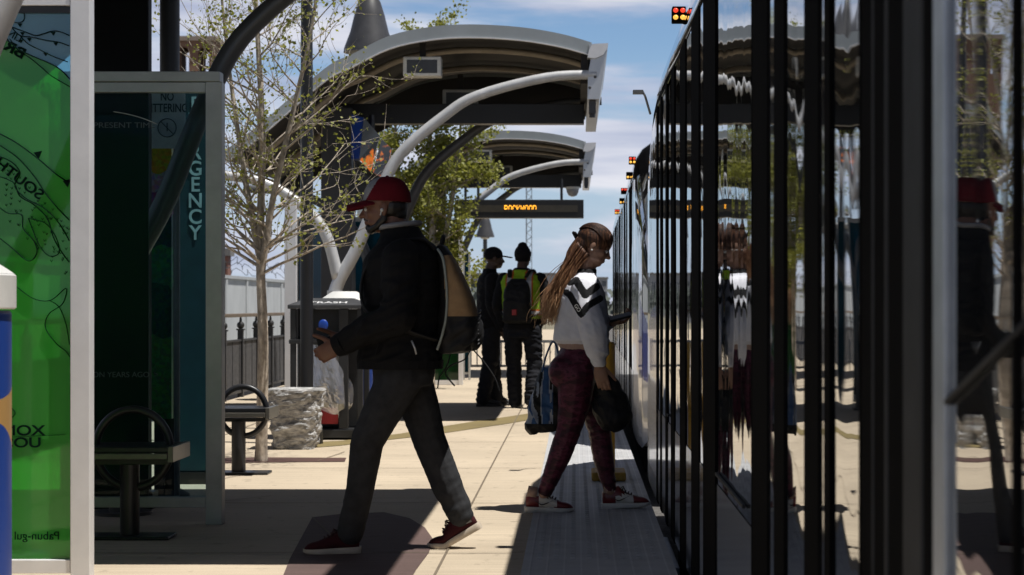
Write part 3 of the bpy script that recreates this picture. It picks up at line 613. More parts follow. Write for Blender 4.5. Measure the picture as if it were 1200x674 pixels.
mb = MB(); quad3(mb, [(412,134,20.9),(426,138,20.7),(421,186,20.7),(412,186,20.9)], Y, .3); put(mb, 'side_panel', M_bluep, vsn)
mb = MB(); quad3(mb, [(426.4,138,20.7),(445,159,20.62),(434,201,20.55),(421.4,187,20.68)], Y); put(mb, 'screen_face', screen_mat(), vsn)
mb = MB(); quad3(mb, [(447,163,20.62),(459,174,20.7),(450,211,20.62),(437,202,20.55)], Y); put(mb, 'screen_face', screen_mat(), vsn)
mb = MB(); quad3(mb, [(414,188,20.95),(421,188.5,20.72),(451,212.5,20.68),(446,222,20.9),(414,206,20.95)], Y, .1); put(mb, 'housing', M_black, vsn)
mb = MB(); mb.tube([P(436,135,20.95),P(436,170,20.95)], .03, 8); put(mb, 'hanger', M_black, vsn)
mb = MB(); mb.box(PX(412,21.1),PX(440,21.1),21.02,21.2,PZ(243,21.1),PZ(204,21.1)); put(mb, 'speaker_box', M_black, vsn)

Y = 32.; ds = empty('departure_sign', 'long black departure board with orange dot letters hung under the farther shelter', 'sign', (PX(609,Y),Y+.15,PZ(256,Y)))
mb = MB(); mb.box(PX(533,Y),PX(684,Y),Y,Y+.28,PZ(255.5,Y),PZ(234,Y)); put(mb, 'case', M_black, ds, bevel=.01)
mb = MB(); mb.box(PX(541,Y),PX(677,Y),Y-.006,Y-.001,PZ(248.5,Y),PZ(240.5,Y)); put(mb, 'display', mat('display_glass', (.055,.048,.035), .35), ds)
for xx in (545,560,658):
    mb = MB(); mb.tube([(PX(xx,Y),Y+.14,PZ(233.8,Y)),(PX(xx,Y),Y+.14,3.22)], .022, 8); put(mb, 'hanger', M_black, ds)
M_led = mat('orange_led', (.8,.3,.02), .5, emit=(1,.42,.03), estr=2.4)
FONT = {'R':['11110','10001','10001','11110'],'O':['01110','10001','10001','10001'],'C':['01110','10001','10000','10000'],'K':['10001','10010','10100','11000'],'W':['10001','10001','10101','10101'],'D':['11110','10001','10001','10001']}
mb = MB(); x = PX(591.5,Y); dw = (PX(629,Y)-PX(591.5,Y))/47
for ch in 'ROCKWOOD':
    for r, row in enumerate(FONT[ch]):
        for k, bit in enumerate(row):
            if bit == '1': xx = x+k*dw; zz = PZ(241.2,Y)-r*dw*1.55; mb.box(xx-dw*.46,xx+dw*.46,Y-.012,Y-.0065,zz-dw*.62,zz+dw*.62)
    x += 6*dw
put(mb, 'lettering', M_led, ds)
cmr = empty('dome_camera', 'white dome camera under the right end of the beam above the orange sign', 'camera', (PX(671,33.6),33.6,PZ(226,33.6)))
mb = MB(); mb.lathe([(.02,-.17),(.07,-.15),(.1,-.09),(.105,-.05),(.09,0)], (PX(671,33.6),33.6,3.07+.11)); put(mb, 'dome', mat('smoked_dome', (.3,.3,.31), .2), cmr, auto=50); mb = MB(); mb.lathe([(.115,0),(.115,.04)], (PX(671,33.6),33.6,3.135)); put(mb, 'mount', M_lampw, cmr)

# ================================================================ bell lamps and the black lamp pole
def bell_lamp(label, px, Y, py_rim, w, full_h):
    x = PX(px,Y); z = PZ(py_rim,Y); l = empty('bell_lamp', label, 'street lamp', (x,Y,0), 0, 'bell shaded platform lamps')
    mb = MB(); mb.tube([(x,Y,0),(x,Y,z+.1)], .05 if Y < 40 else .075, 10); mb.lathe([(.13,0),(.13,.25),(.07,.4)], (x,Y,0)); put(mb, 'pole', M_dark, l, auto=40)
    h = full_h; mb = MB(); mb.lathe([(w,0),(w*.98,h*.06),(w*.74,h*.3),(w*.58,h*.55),(w*.42,h*.74),(w*.2,h*.86),(w*.12,h*.95),(w*.16,h)], (x,Y,z), cap=True); put(mb, 'shade', mat('lamp_shade', (.05,.05,.054), .45), l, auto=40)
    mb = MB(); mb.sphere((x,Y,z-.02), (w*.5,w*.5,.06)); put(mb, 'bulb_cover', mat('lamp_cover', (.5,.5,.48), .3), l, smooth=True); return l
bell_lamp('large bell shaped lamp showing above the left end of the large shelter roof', 433, 24.5, 62, .32, .85)
bell_lamp('small bell shaped lamp on a pole left of the worker in the dark cap', 568.5, 70, 278, .33, .95)
mb = MB()
lp = empty('lamp_pole', 'tall thin black lamp pole rising behind the stone planter', 'lamp pole', (PX(359.5,17.0),17.0,0))
x = PX(359.5,17.0); mb.tube([(x,17,0),(x,17,2.),(x,17,7.5)], [.055,.055,.04], 14); put(mb, 'shaft', M_black, lp, auto=40)
mb = MB(); mb.lathe([(.14,0),(.14,.12),(.10,.16),(.075,.3),(.058,.34)], (x,17,0)); put(mb, 'base', M_black, lp, auto=40)
mb = MB(); mb.tube([(x,17,7.4),(x-.3,17,7.9),(x-.8,17,8.0)], .03, 8); mb.sphere((x-.9,17,7.95), (.28,.12,.06)); put(mb, 'lantern', M_black, lp)
# ================================================================ benches
M_slat = mat('bench_metal', (.03,.031,.034), .36, .3, var=.2)
M_edgeb = mat('bench_edge', (.16,.155,.14), .35, .5)
def bench(label, cx, cy, L, depth, zs, loop_x, zl, lr):
    """single pedestal bench with its long side along X and an upright hoop as armrest"""
    b = empty('bench', label, 'bench', (cx,cy,0), 0, 'hoop arm benches')
    mb = MB(); n = 6
    for i in range(n):
        y = cy-depth/2+depth*(i+.5)/n; mb.box(cx-L/2+.03,cx+L/2-.03,y-depth/n*.36,y+depth/n*.36,zs-.028,zs)
    put(mb, 'seat', M_slat, b, bevel=.004)
    mb = MB()
    for x in (cx-L/2,cx+L/2-.028): mb.box(x,x+.028,cy-depth/2-.01,cy+depth/2+.01,zs-.075,zs+.004)
    mb.box(cx-L/2+.03,cx+L/2-.03,cy-depth/2-.012,cy-depth/2+.004,zs-.06,zs-.03); mb.box(cx-L/2+.03,cx+L/2-.03,cy+depth/2-.004,cy+depth/2+.012,zs-.06,zs-.03)
    put(mb, 'seat_frame', M_edgeb, b, bevel=.003)
    mb = MB(); mb.box(cx-L/2+.06,cx+L/2-.06,cy-.03,cy+.03,zs-.10,zs-.0765); mb.tube([(cx,cy,.02),(cx,cy,zs-.1)], .05, 16); put(mb, 'pedestal', M_slat, b, auto=40)
    mb = MB(); mb.box(cx-.22,cx+.22,cy-.11,cy+.11,0,.018); put(mb, 'base_plate', M_slat, b, bevel=.006)
    mb = MB(); x = loop_x
    pts = [(x+lr*math.cos(t),cy,zs+zl+lr*1.05*math.sin(t)) for t in [math.pi*2*k/36 for k in range(37)]]
    mb.tube(pts, .021, 10, cap=False); put(mb, 'armrest', M_slat, b, smooth=True)
    return b
Y = 10.15; bench('black bench with a hoop armrest standing in front of the smoked glass panel', PX(166,Y)-.06, Y, .53+.0, .42, PZ(521,Y), PX(156,Y), -.02, .19)
Y = 14.0; bench('black bench with a hoop armrest beside the young tree trunk', PX(283,Y)-.02, Y, .50, .42, PZ(477,Y), PX(285,Y), -.03, .165)

# ================================================================ stone planter
Y = 16.4; pc = Vector((PX(345,Y), Y+.1, 0))
pl = empty('stone_planter', 'rough split face grey stone planter block between the young tree and the waste bin', 'planter', pc)
M_stone = mat('split_stone', (.34,.335,.325), .85, var=.7, scale=13, bump=.016, bscale=30, stretch=(1,1,1.8))
mb = MB(); rings = []; NZ = 40; NA = 96
for i in range(NZ+1):
    t = i/NZ; z = .495*t; w = .158+.062*t
    ring = []
    for k in range(NA):
        a = 2*math.pi*k/NA; ca, sa = math.cos(a), math.sin(a); e = .36
        x = math.copysign(abs(ca)**e, ca)*w; y = math.copysign(abs(sa)**e, sa)*w
        v = Vector((x,y,z)); d = noise.fractal(Vector((x*9,y*9,z*15)),1.,2.,6)*.030+(1-abs(noise.noise(Vector((x*13,y*13,z*19+x*5)))))*.014
        if t > .985: d *= .3
        v += Vector((ca,sa,0))*d; ring.append(v)
    rings.append(ring)
for w in (.8,.4): rings.append([Vector((v.x*w,v.y*w,.498-.03*(w<.5))) for v in rings[NZ]])
mb.loft(rings); mb.build('block', M_stone, pl, smooth=False)

# ================================================================ waste bins
Y = 17.5; bx0, bx1 = PX(340,Y), PX(425,Y); by0, by1 = Y, Y+.6; bz = PZ(362,Y)
tb = empty('waste_bin', 'black framed waste bin with a clear bag hanging out and TRASH on its lid', 'waste bin', ((bx0+bx1)/2,Y+.3,0), 0, 'waste bins')
M_bin = mat('bin_metal', (.022,.023,.025), .45, var=.2)
mb = MB()
for x in (bx0,bx1-.05):
    for y in (by0,by1-.05): mb.box(x,x+.05,y,y+.05,.02,bz)
mb.box(PX(397,Y),PX(408,Y),by0+.002,by0+.05,.1,bz)
put(mb, 'frame', M_bin, tb, bevel=.005)
mb = MB(); mb.box(bx0+.052,bx1-.052,by0+.3,by0+.56,.1,PZ(400,Y)); put(mb, 'inner_bin', M_bin, tb)
for q_ in ((bx0-.01,bx1+.01,by0-.01,by1+.01,PZ(403,Y),PZ(398,Y)),(bx0+.05,bx0+.07,by0+.01,by1-.05,PZ(398,Y)+.002,bz-.002),(bx0-.012,bx1+.012,by0-.012,by1+.012,.02,.09),(bx0+.072,bx1-.052,by0+.2,by0+.22,PZ(398,Y)+.002,bz-.002)):
    mb = MB(); mb.box(*q_); put(mb, 'panel', M_bin, tb, bevel=.004)
lidr = [[(bx0-.02,by0-.02,bz),(bx1+.02,by0-.02,bz),(bx1+.02,by1+.02,bz),(bx0-.02,by1+.02,bz)],[(bx0-.02,by0-.02,bz+.035),(bx1+.02,by0-.02,bz+.035),(bx1+.02,by1+.02,bz+.035),(bx0-.02,by1+.02,bz+.035)],[(bx0+.12,by0+.2,bz+.095),(bx1-.12,by0+.2,bz+.095),(bx1-.12,by1-.2,bz+.095),(bx0+.12,by1-.2,bz+.095)]]
mb = MB(); mb.loft(lidr); lid = put(mb, 'lid', mat('bin_lid', (.06,.062,.066), .4), tb, bevel=.004)
pitch = math.atan2(.06,.22)
tx = text_mesh('lettering', 'TRASH', .075, mat('white_lettering', (.75,.75,.75), .5), ((bx0+bx1)/2+.01,by0+.03,bz+.050), Matrix.Rotation(pitch,4,'X'), tb, sx=1.5, bold=.001, ext=.001)
tx.parent = lid
mb = MB(); mb.sphere((PX(379,Y),by0-.01,PZ(381,Y)), (.044,.012,.050)); put(mb, 'blue_disc', M_bluep, tb, smooth=True)
mb = MB(); mb.box(PX(370,Y),PX(396,Y),by0+.02,by0+.04,PZ(497,Y),PZ(478,Y)); put(mb, 'red_label', mat('red_paint', (.42,.035,.04), .5), tb)
mb = MB(); mb.box(PX(344,Y)-.02,PX(373,Y),by0-.32,by0-.02,0,.10); put(mb, 'foot_plate', M_bin, tb, bevel=.004)
# clear bag bulging out of the frame
def bag_mat():
    m = bpy.data.materials.new('clear_plastic'); m.use_nodes = True; nt = m.node_tree; nt.nodes.clear(); out = nd(nt,'ShaderNodeOutputMaterial')
    tr = nd(nt,'ShaderNodeBsdfTransparent'); tr.inputs[0].default_value = (.85,.86,.88,1); gl = nd(nt,'ShaderNodeBsdfGlossy'); gl.inputs['Roughness'].default_value = .18
    df = nd(nt,'ShaderNodeBsdfDiffuse'); df.inputs[0].default_value = (.8,.8,.83,1); tl = nd(nt,'ShaderNodeBsdfTranslucent'); tl.inputs[0].default_value = (.8,.8,.83,1)
    a = nd(nt,'ShaderNodeMixShader'); a.inputs[0].default_value = .5; nt.links.new(df.outputs[0],a.inputs[1]); nt.links.new(tl.outputs[0],a.inputs[2])
    b = nd(nt,'ShaderNodeMixShader'); b.inputs[0].default_value = .38; nt.links.new(tr.outputs[0],b.inputs[1]); nt.links.new(a.outputs[0],b.inputs[2])
    c = nd(nt,'ShaderNodeMixShader'); c.inputs[0].default_value = .3; nt.links.new(b.outputs[0],c.inputs[1]); nt.links.new(gl.outputs[0],c.inputs[2]); nt.links.new(c.outputs[0],out.inputs[0]); return m
def bag(cx, cy, prof, seed):
    mb = MB(); rings = []
    for z, w, dx in prof:
        ring = []
        for k in range(48):
            a = 2*math.pi*k/48; v = Vector((cx+dx+w*math.cos(a), cy+w*.62*math.sin(a), z)); d = noise.fractal(Vector((v.x*9+seed,v.y*9,z*2.4)),1.,2.,2)*.05+abs(noise.noise(Vector((v.x*16,v.y*16+seed,z*4))))*.03
            ring.append(v+Vector((math.cos(a),math.sin(a)*.6,0))*d*(w/.15))
        rings.append(ring)
    mb.loft(rings); return mb
prof = []
z1, z0 = PZ(404,Y), PZ(490,Y); px_c = PX(388,Y)
for i in range(26):
    t = i/25; prof.append((z1+(z0-z1)*t, .10+.075*math.sin(min(1,t*1.25)*math.pi*.62)-(.17 if t > .8 else 0)*(t-.8)*3.6, -.10*(1-t)+.05*t))
bg_ = put(bag(px_c, by0+.06, prof, 1.3), 'plastic_bag', bag_mat(), tb)
M_white = mat('bin_white', (.66,.66,.64), .45, var=.06); M_binblue = mat('bin_blue', (.012,.05,.27), .4, var=.15); M_bintan = mat('bin_tan', (.40,.24,.085), .5, var=.15)
def wrap_mat():
    m = mat('bin_wrap', (.012,.05,.27), .4, var=.1); nt = m.node_tree; b = nt.nodes['Principled BSDF']; tc = nd(nt,'ShaderNodeTexCoord'); n = nd(nt,'ShaderNodeTexNoise'); n.inputs['Scale'].default_value = 1.7; n.inputs['Detail'].default_value = 0
    mp = nd(nt,'ShaderNodeMapping'); mp.inputs['Location'].default_value = (.35,.2,.63); nt.links.new(tc.outputs['Object'],mp.inputs['Vector']); nt.links.new(mp.outputs[0],n.inputs['Vector'])
    sx = nd(nt,'ShaderNodeSeparateXYZ'); nt.links.new(tc.outputs['Object'],sx.inputs[0]); s = nd(nt,'ShaderNodeMath',operation='SUBTRACT'); nt.links.new(sx.outputs['Z'],s.inputs[0]); s.inputs[1].default_value = .85
    ab = nd(nt,'ShaderNodeMath',operation='ABSOLUTE'); nt.links.new(s.outputs[0],ab.inputs[0]); ad = nd(nt,'ShaderNodeMath',operation='MULTIPLY_ADD'); nt.links.new(n.outputs['Fac'],ad.inputs[0]); ad.inputs[1].default_value = .5; nt.links.new(ab.outputs[0],ad.inputs[2])
    gt = nd(nt,'ShaderNodeMath',operation='LESS_THAN'); nt.links.new(ad.outputs[0],gt.inputs[0]); gt.inputs[1].default_value = .40
    mx = nd(nt,'ShaderNodeMix',data_type='RGBA'); mx.inputs['A'].default_value = (.012,.05,.27,1); mx.inputs['B'].default_value = (.40,.24,.085,1); nt.links.new(gt.outputs[0],mx.inputs['Factor']); nt.links.new(mx.outputs['Result'],b.inputs['Base Color']); return m
def round_bin(label, x, y, r):
    b = empty('waste_bin', label, 'waste bin', (x,y,0), 0, 'waste bins')
    MB().lathe([(r*.93,.0),(r*.95,.05),(r*.97,.06),(r*.97,1.16),(r*.95,1.17)], n=40).build('body', wrap_mat(), b, auto=30)
    MB().lathe([(r*1.0,1.175),(r*1.02,1.18),(r*1.02,1.285),(r*1.0,1.29)], n=40).build('rim', M_white, b, auto=30)
    MB().lathe([(r*1.0,1.291),(r*.96,1.30),(r*.45,1.40),(r*.4,1.405)], n=40).build('lid', M_white, b, auto=30); return b
round_bin('blue waste bin with tan patches and white lid at left, before the green glass', PX(15,6.5)-.30, 6.5, .295)
rb = round_bin('blue waste bin with a plain white lid, half hidden behind the black waste bin', PX(404,18.7), 18.7, .27)
rb.scale = (1,1,.935)

# ================================================================ yellow bollards at the platform edge
M_yel = mat('safety_yellow', (.55,.30,.015), .5, var=.2, scale=14)
def bollard(label, x, y, h):
    b = empty('bollard', label, 'bollard', (x,y,.01), 0, None)
    MB().lathe([(.045,.06),(.045,h-.02),(.036,h-.005),(.02,h)], n=20).build('post', M_yel, b, auto=40)
    MB().box(-.115,.115,-.2,.2,0,.058).build('base', mat('bollard_base', (.34,.20,.03), .6, var=.45, scale=20), b, bevel=.012); return b
bollard('yellow bollard on the tactile strip, hidden partly by the woman', PX(713,13.5), 13.5, .93)

# ================================================================ trains
def train_glass(name, amp, sc, base=(.012,.014,.017), ior=1.9, rough=.015, mirror=.46):
    m = bpy.data.materials.new(name); m.use_nodes = True; nt = m.node_tree; b = nt.nodes['Principled BSDF']
    b.inputs['Base Color'].default_value = (*base,1); b.inputs['Roughness'].default_value = rough; b.inputs['IOR'].default_value = ior
    tc = nd(nt,'ShaderNodeTexCoord'); hs = []
    for k, (st, wgt) in enumerate(((sc,1.),((0,sc[1]*2.8,sc[2]*2.6),.22))):
        mp = nd(nt,'ShaderNodeMapping'); mp.inputs['Scale'].default_value = st; mp.inputs['Location'].default_value = (k*3.1,.3,.7); nt.links.new(tc.outputs['Object'],mp.inputs['Vector'])
        n = nd(nt,'ShaderNodeTexNoise'); n.inputs['Scale'].default_value = 1; n.inputs['Detail'].default_value = .6; nt.links.new(mp.outputs[0],n.inputs['Vector']); hs.append((n.outputs['Fac'],wgt))
    m1 = nd(nt,'ShaderNodeMath',operation='MULTIPLY_ADD'); nt.links.new(hs[1][0],m1.inputs[0]); m1.inputs[1].default_value = hs[1][1]; nt.links.new(hs[0][0],m1.inputs[2])
    bp = nd(nt,'ShaderNodeBump'); bp.inputs['Strength'].default_value = 1; bp.inputs['Distance'].default_value = amp; nt.links.new(m1.outputs[0],bp.inputs['Height']); nt.links.new(bp.outputs[0],b.inputs['Normal'])
    gl = nd(nt,'ShaderNodeBsdfGlossy'); gl.inputs['Roughness'].default_value = rough; gl.inputs['Color'].default_value = (.84,.86,.88,1); nt.links.new(bp.outputs[0],gl.inputs['Normal']); ms = nd(nt,'ShaderNodeMixShader'); ms.inputs[0].default_value = mirror; nt.links.new(b.outputs[0],ms.inputs[1]); nt.links.new(gl.outputs[0],ms.inputs[2]); nt.links.new(ms.outputs[0],[n for n in nt.nodes if n.type == 'OUTPUT_MATERIAL'][0].inputs[0])
    MATS[name] = m; return m
M_tg = train_glass('train_window_glass', .006, (0,1.9,1.1))
M_tp = train_glass('train_panel', .005, (0,1.5,1.3), base=(.05,.052,.056), ior=2.3, rough=.03)
M_tl = train_glass('steel_lower_panel', .004, (0,1.5,1.3), base=(.14,.145,.155), ior=1.9, rough=.09, mirror=.35)
M_gask = mat('black_rubber', (.004,.004,.0045), .8, var=.1, spec=.012)
M_post = mat('door_post', (.028,.030,.034), .6, spec=.05)
M_strip = mat('aluminium_strip', (.34,.38,.44), .4, .5)
M_twhite = mat('train_white', (.55,.56,.58), .22, var=.06, coat=.5); M_tblue = mat('train_blue', (.015,.05,.40), .25, coat=.5); M_tyel = mat('train_yellow', (.5,.3,.02), .3)
M_troof = mat('train_roof', (.10,.105,.11), .5, var=.2); M_red = mat('red_lamp', (.4,.02,.01), .3, emit=(1,.07,.03), estr=.8); M_amb = mat('amber_lamp', (.5,.3,.03), .3, emit=(1,.50,.08), estr=1.1)
M_under2 = mat('underframe', (.015,.015,.016), .8)
SECT = [(.50,-.02),(.50,2.40),(.507,2.49),(.53,2.58),(.59,2.67),(.70,2.75),(.95,2.84),(1.4,2.87),(2.24,2.87),(2.69,2.84),(2.94,2.75),(3.05,2.67),(3.11,2.58),(3.133,2.49),(3.14,2.40),(3.14,-.02)]
def marker(root, y, x, z, kinds='ra'):
    mb = MB(); mb.box(x-.035,x+.03,y,y+.09,z-.036,z+.036); h = mb.build('marker_lamp', M_gask, root, bevel=.004); h.scale = (1,1,1)
    for dx_ in (-.017,.017):
        for dz_, mm, nm in ((.0165,M_red,'red_lens'),(-.0165,M_amb,'amber_lens')):
            if nm[0] not in kinds: continue
            q = MB(); q.sphere((x+dx_-.002,y-.002,z+dz_), (.0125,.012,.0115), nu=10, nv=7); o = q.build(nm, mm, h, smooth=True)
def train_car(label, y0, y1, X0, yaw, panels, noses, lamps):
    """local x = 0 is the platform side face; built along local y"""
    t = empty('train_car', label, 'train', (X0,0,0), 0, 'light rail cars at the platform'); t.location = (X0, y0, 0); t.rotation_euler = (0,0,-yaw)
    L = y1-y0; S = [(x-.5,z) for x,z in SECT]
    def ring(y, ins, top, zb=-.02): return [(min(x+ins, 1.32+(x-1.32)*max(.05,1-ins/1.32)) if x < 1.32 else max(x-ins, 1.32), y, zb+(z+.02)*(top-zb)/(2.89)) for x,z in S]
    NOSE = [(0,.0,2.87),(.7,.0,2.80),(1.25,.0,2.62),(1.75,.006,2.36),(2.2,.025,2.08),(2.6,.09,1.6),(2.85,.22,1.2),(3.0,.5,.8)]
    a0 = 3.0 if 'near' in noses else 0; a1 = L-3.0 if 'far' in noses else L
    mb = MB(); mb.prism([(x+(.034 if x < .06 else 0),z) for x,z in S], a0+.002, a1-.002); mb.build('body', M_gask, t)
    mb = MB(); sh = [(x-.5,z) for x,z in SECT[1:-1]]; mb.loft([[(x-.006,a0,z+.004) for x,z in sh]+[(x,a0,z-.012) for x,z in reversed(sh)], [(x-.006,a1,z+.004) for x,z in sh]+[(x,a1,z-.012) for x,z in reversed(sh)]]); mb.build('roof', M_tp, t, auto=50)
    mb = MB(); mb.box(.45,2.2,a0+1.5,a1-1.5,2.88,3.05); mb.box(.6,2.0,a0+.6,a0+1.3,2.876,3.0); mb.build('roof_equipment', M_troof, t, bevel=.03)
    mb = MB(); mb.box(.12,2.5,a0+.2,a1-.2,-.42,-.025); mb.build('underframe', M_under2, t)
    for nm, sgn, yb in (('near',-1,3.0),('far',1,L-3.0)):
        if nm in noses:
            rs = [ring(yb+sgn*d, ins, top, -.02 if d < 2.4 else .1) for d,ins,top in NOSE]
            mb = MB(); mb.loft(rs); nz = mb.build('cab', M_twhite, t, auto=40)
            me = nz.data; me.materials.append(M_tg); me.materials.append(M_tblue); me.materials.append(M_gask)
            bm = bmesh.new(); bm.from_mesh(me); bmesh.ops.subdivide_edges(bm, edges=bm.edges[:], cuts=5, use_grid_fill=True); 
            for f in bm.faces:
                c = f.calc_center_median(); d = abs(c.y-yb)
                if c.z > 1.12 and c.z < 2.34 and d > .12: f.material_index = 1
                elif .66 < c.z < 1.12: f.material_index = 2
                elif c.z > 2.3 or .0 > c.z: f.material_index = 3
            bm.to_mesh(me); bm.free()
    for (ya, yb, kind) in panels:
        a, c = ya-y0, yb-y0
        if kind in 'WP':
            lo = .56 if ya > 7.3 else 0.
            if lo: mb = MB(); mb.box(-.002,.03,a+.001,c-.001,.0,lo-.004); mb.build('lower_panel', M_tl, t)
            mb = MB(); mb.box(0,.03,a+.001,c-.001,lo,2.38); mb.build('window' if kind == 'W' else 'side_panel', M_tg if kind == 'W' else M_tp, t)
        elif kind == 'D':
            lo = .56 if ya > 5 else 0.
            mb = MB(); mb.box(0,.03,a+.02,c-.02,lo,2.36); d = mb.build('door', M_tg, t)
            if lo: mb = MB(); mb.box(-.002,.03,a+.021,c-.021,.0,lo-.004); mb.build('lower_panel', M_tl, d)
            mb = MB(); mb.box(-.006,.028,a+.001,a+.019,0,2.38); mb.build('door_seal', M_gask, d); mb = MB(); mb.box(-.006,.028,c-.019,c-.001,0,2.38); mb.build('door_seal', M_gask, d)
            mb = MB(); mb.box(-.012,-.002,a+.25,c-.1,.59,.602); mb.build('door_rail', M_post, d, bevel=.002)
        elif kind == 'B':
            mb = MB(); mb.box(-.005,.032,a,c,-.02,2.42); mb.build('pillar', M_gask, t, bevel=.006)
        elif kind == 'T':
            mb = MB(); mb.box(-.007,.03,a,c,-.02,2.42); mb.build('pillar', M_post, t, bevel=.008)
        elif kind == 'S':
            mb = MB(); mb.box(-.009,.03,a,c,-.02,2.42); mb.build('edge_strip', M_strip, t, bevel=.004)
    for y, z, kk in lamps: marker(t, y-y0, -.008, z, kk)
    return t
near = [(-9.8,-7.2,'W'),(-7.2,-6.8,'B'),(-6.8,-4.2,'W'),(-4.2,-3.7,'B'),(-3.7,-1.2,'W'),(-1.2,-.9,'B'),(-.9,1.,'W'),(1.,1.15,'B'),(1.15,2.24,'W'),(2.24,2.27,'B'),(2.27,2.66,'W'),(2.66,2.743,'S'),(2.743,2.84,'B'),(2.84,3.01,'T'),(3.01,3.16,'B'),(3.16,3.19,'T'),(3.19,3.31,'B'),(3.31,3.33,'T'),(3.33,3.46,'B'),
 (3.46,3.90,'D'),(3.90,3.985,'B'),(3.985,4.07,'P'),(4.07,4.33,'B'),(4.33,4.74,'W'),(4.74,4.99,'B'),(4.99,5.16,'P'),(5.16,5.6,'B'),(5.6,7.09,'D'),(7.09,7.77,'B'),(7.77,8.04,'P'),(8.04,8.57,'B'),(8.57,9.04,'P'),(9.04,9.51,'B'),(9.51,10.05,'W'),(10.05,10.36,'B'),(10.36,10.85,'D'),(10.85,11.05,'B'),(11.05,11.55,'W'),(11.55,11.75,'B'),(11.75,12.1,'P'),(12.1,12.3,'B')]
tc1 = train_car('near light rail car with mirror like windows and black door pillars, filling the right', -10, 15.3, .5, 0, near, ('far',), [(9.45,2.57,'ra')])
mb = MB()
for ya, yb in ((9.55,10.8),(5.6,7.05),(3.46,3.9)): mb.box(-.045,-.002,ya+10,yb+10,-.10,-.07)
mb.build('door_step', M_strip, tc1, bevel=.004)
mb = MB(); mb.tube([(-.004,12.66,1.06),(-.004,12.0,1.215)], .005, 8); mb.build('slanted_bar', M_post, tc1, smooth=True)  # thin slanted grey bar lying on the near pane
far = []; y = 19.0; i = 0; rnd = random.Random(4)
while y < 33.2:
    w = rnd.choice((.5,.75,1.0,1.2)); far.append((y,y+w,'WDP'[i%3])); b = rnd.choice((.16,.22,.3)); far.append((y+w,y+w+b,'B')); y += w+b; i += 1
tc2 = train_car('farther light rail car with white and blue cab, beyond the gap after the near car', 16.0, 33.6, .53, R(.31), far, ('near',), [(18.9,2.56,'ra'),(20.2,2.50,'a'),(23.3,2.52,'r'),(24.4,2.46,'a'),(28.5,2.52,'ra')])
mb = MB(); mb.tube([(.03,24.2,2.55),(-.01,24.1,2.665),(-.03,24.0,2.685)], .009, 6); mb.box(-.10,-.028,23.95,24.05,2.672,2.695); mb.build('mirror_camera', mat('mirror_arm', (.16,.165,.17), .5), tc1)
# ================================================================ people
M_skinA = mat('skin_warm', (.175,.08,.048), .5, var=.12, scale=20); M_skinB = mat('skin_light', (.33,.185,.125), .5, var=.1, scale=20); M_skinD = mat('skin_dark', (.09,.05,.035), .5, var=.1)
M_eye = mat('eye_dark', (.02,.015,.012), .2); M_lip = mat('lip', (.24,.09,.075), .45)
M_hairk = mat('black_hair', (.012,.010,.009), .45, var=.4, scale=60)
def cloth(name, col, **kw): return mat(name, col, kw.pop('rough', .85), var=kw.pop('var', .16), scale=kw.pop('scale', 16), bump=.0012, bscale=420, spec=.25, **kw)
M_jacket = cloth('black_jacket', (.0055,.0055,.0065)); M_jeans = cloth('charcoal_jeans', (.030,.031,.034), var=.3); M_collar = cloth('grey_fleece', (.26,.26,.27))
M_cred = cloth('dark_red_cap', (.115,.004,.010)); M_cgrey = cloth('grey_cap_front', (.30,.30,.32)); M_shoe = cloth('maroon_suede', (.048,.008,.011)); M_sole = mat('cream_sole', (.56,.48,.38), .6, var=.1); M_outs = mat('brown_outsole', (.10,.075,.05), .8)
M_white = MATS['bin_white']; M_lace = mat('shoe_lace', (.05,.02,.02), .8)
def hand(mb, w, d, n, s, k=1., curl=(.45,.55,.4), thumb=(.7,.6,.35), spread=.05):
    """w wrist, d direction of the fingers, n the way the palm faces, s towards the thumb"""
    w = Vector(w); d = Vector(d).normalized(); n = Vector(n); n = (n-d*n.dot(d)).normalized(); s = Vector(s); s = (s-d*s.dot(d)-n*s.dot(n)).normalized()
    Mx = Matrix((d,s,n)).transposed()
    mb.sphere(w+d*.045*k, (.055*k,.041*k,.017*k), M=Mx); mb.sphere(w+d*.07*k, (.035*k,.042*k,.014*k), M=Mx); mb.sphere(w+d*.03*k+s*.024*k+n*.008*k, (.034*k,.019*k,.018*k), M=Mx)
    mb.tube([w-d*.05*k, w+d*.02*k], [.029*k,.027*k], 12)
    for i, (o, l, r) in enumerate(((.031,.92,.0088),(.0105,1.02,.0092),(-.0105,.96,.0088),(-.030,.76,.0078))):
        p = w+d*(.088-.004*abs(i-1))*k+s*o*k; a = 0.; pts = [p-d*.03*k, p]; dd = (d+s*o*spread*22).normalized()
        for seg, c in zip((.044,.028,.022), curl):
            a += c*(1+.08*i); v = dd*math.cos(a)+n*math.sin(a); p = p+v*seg*l*k; pts.append(p)
        mb.chain(pts, [r*k*1.05, r*k*1.05, r*k, r*k*.92, r*k*.78], n=8)
    p = w+d*.028*k+s*.03*k+n*.006*k; pts = [p]; a = d*thumb[0]+s*thumb[1]+n*thumb[2]
    for seg, t in ((.042,0.),(.030,.25),(.024,.35)):
        v = (a.normalized()*(1-t)+d*t*.8+n*t*.4).normalized(); p = p+v*seg*k; pts.append(p)
    mb.chain(pts, [.0145*k,.0115*k,.0105*k,.0085*k], n=8)
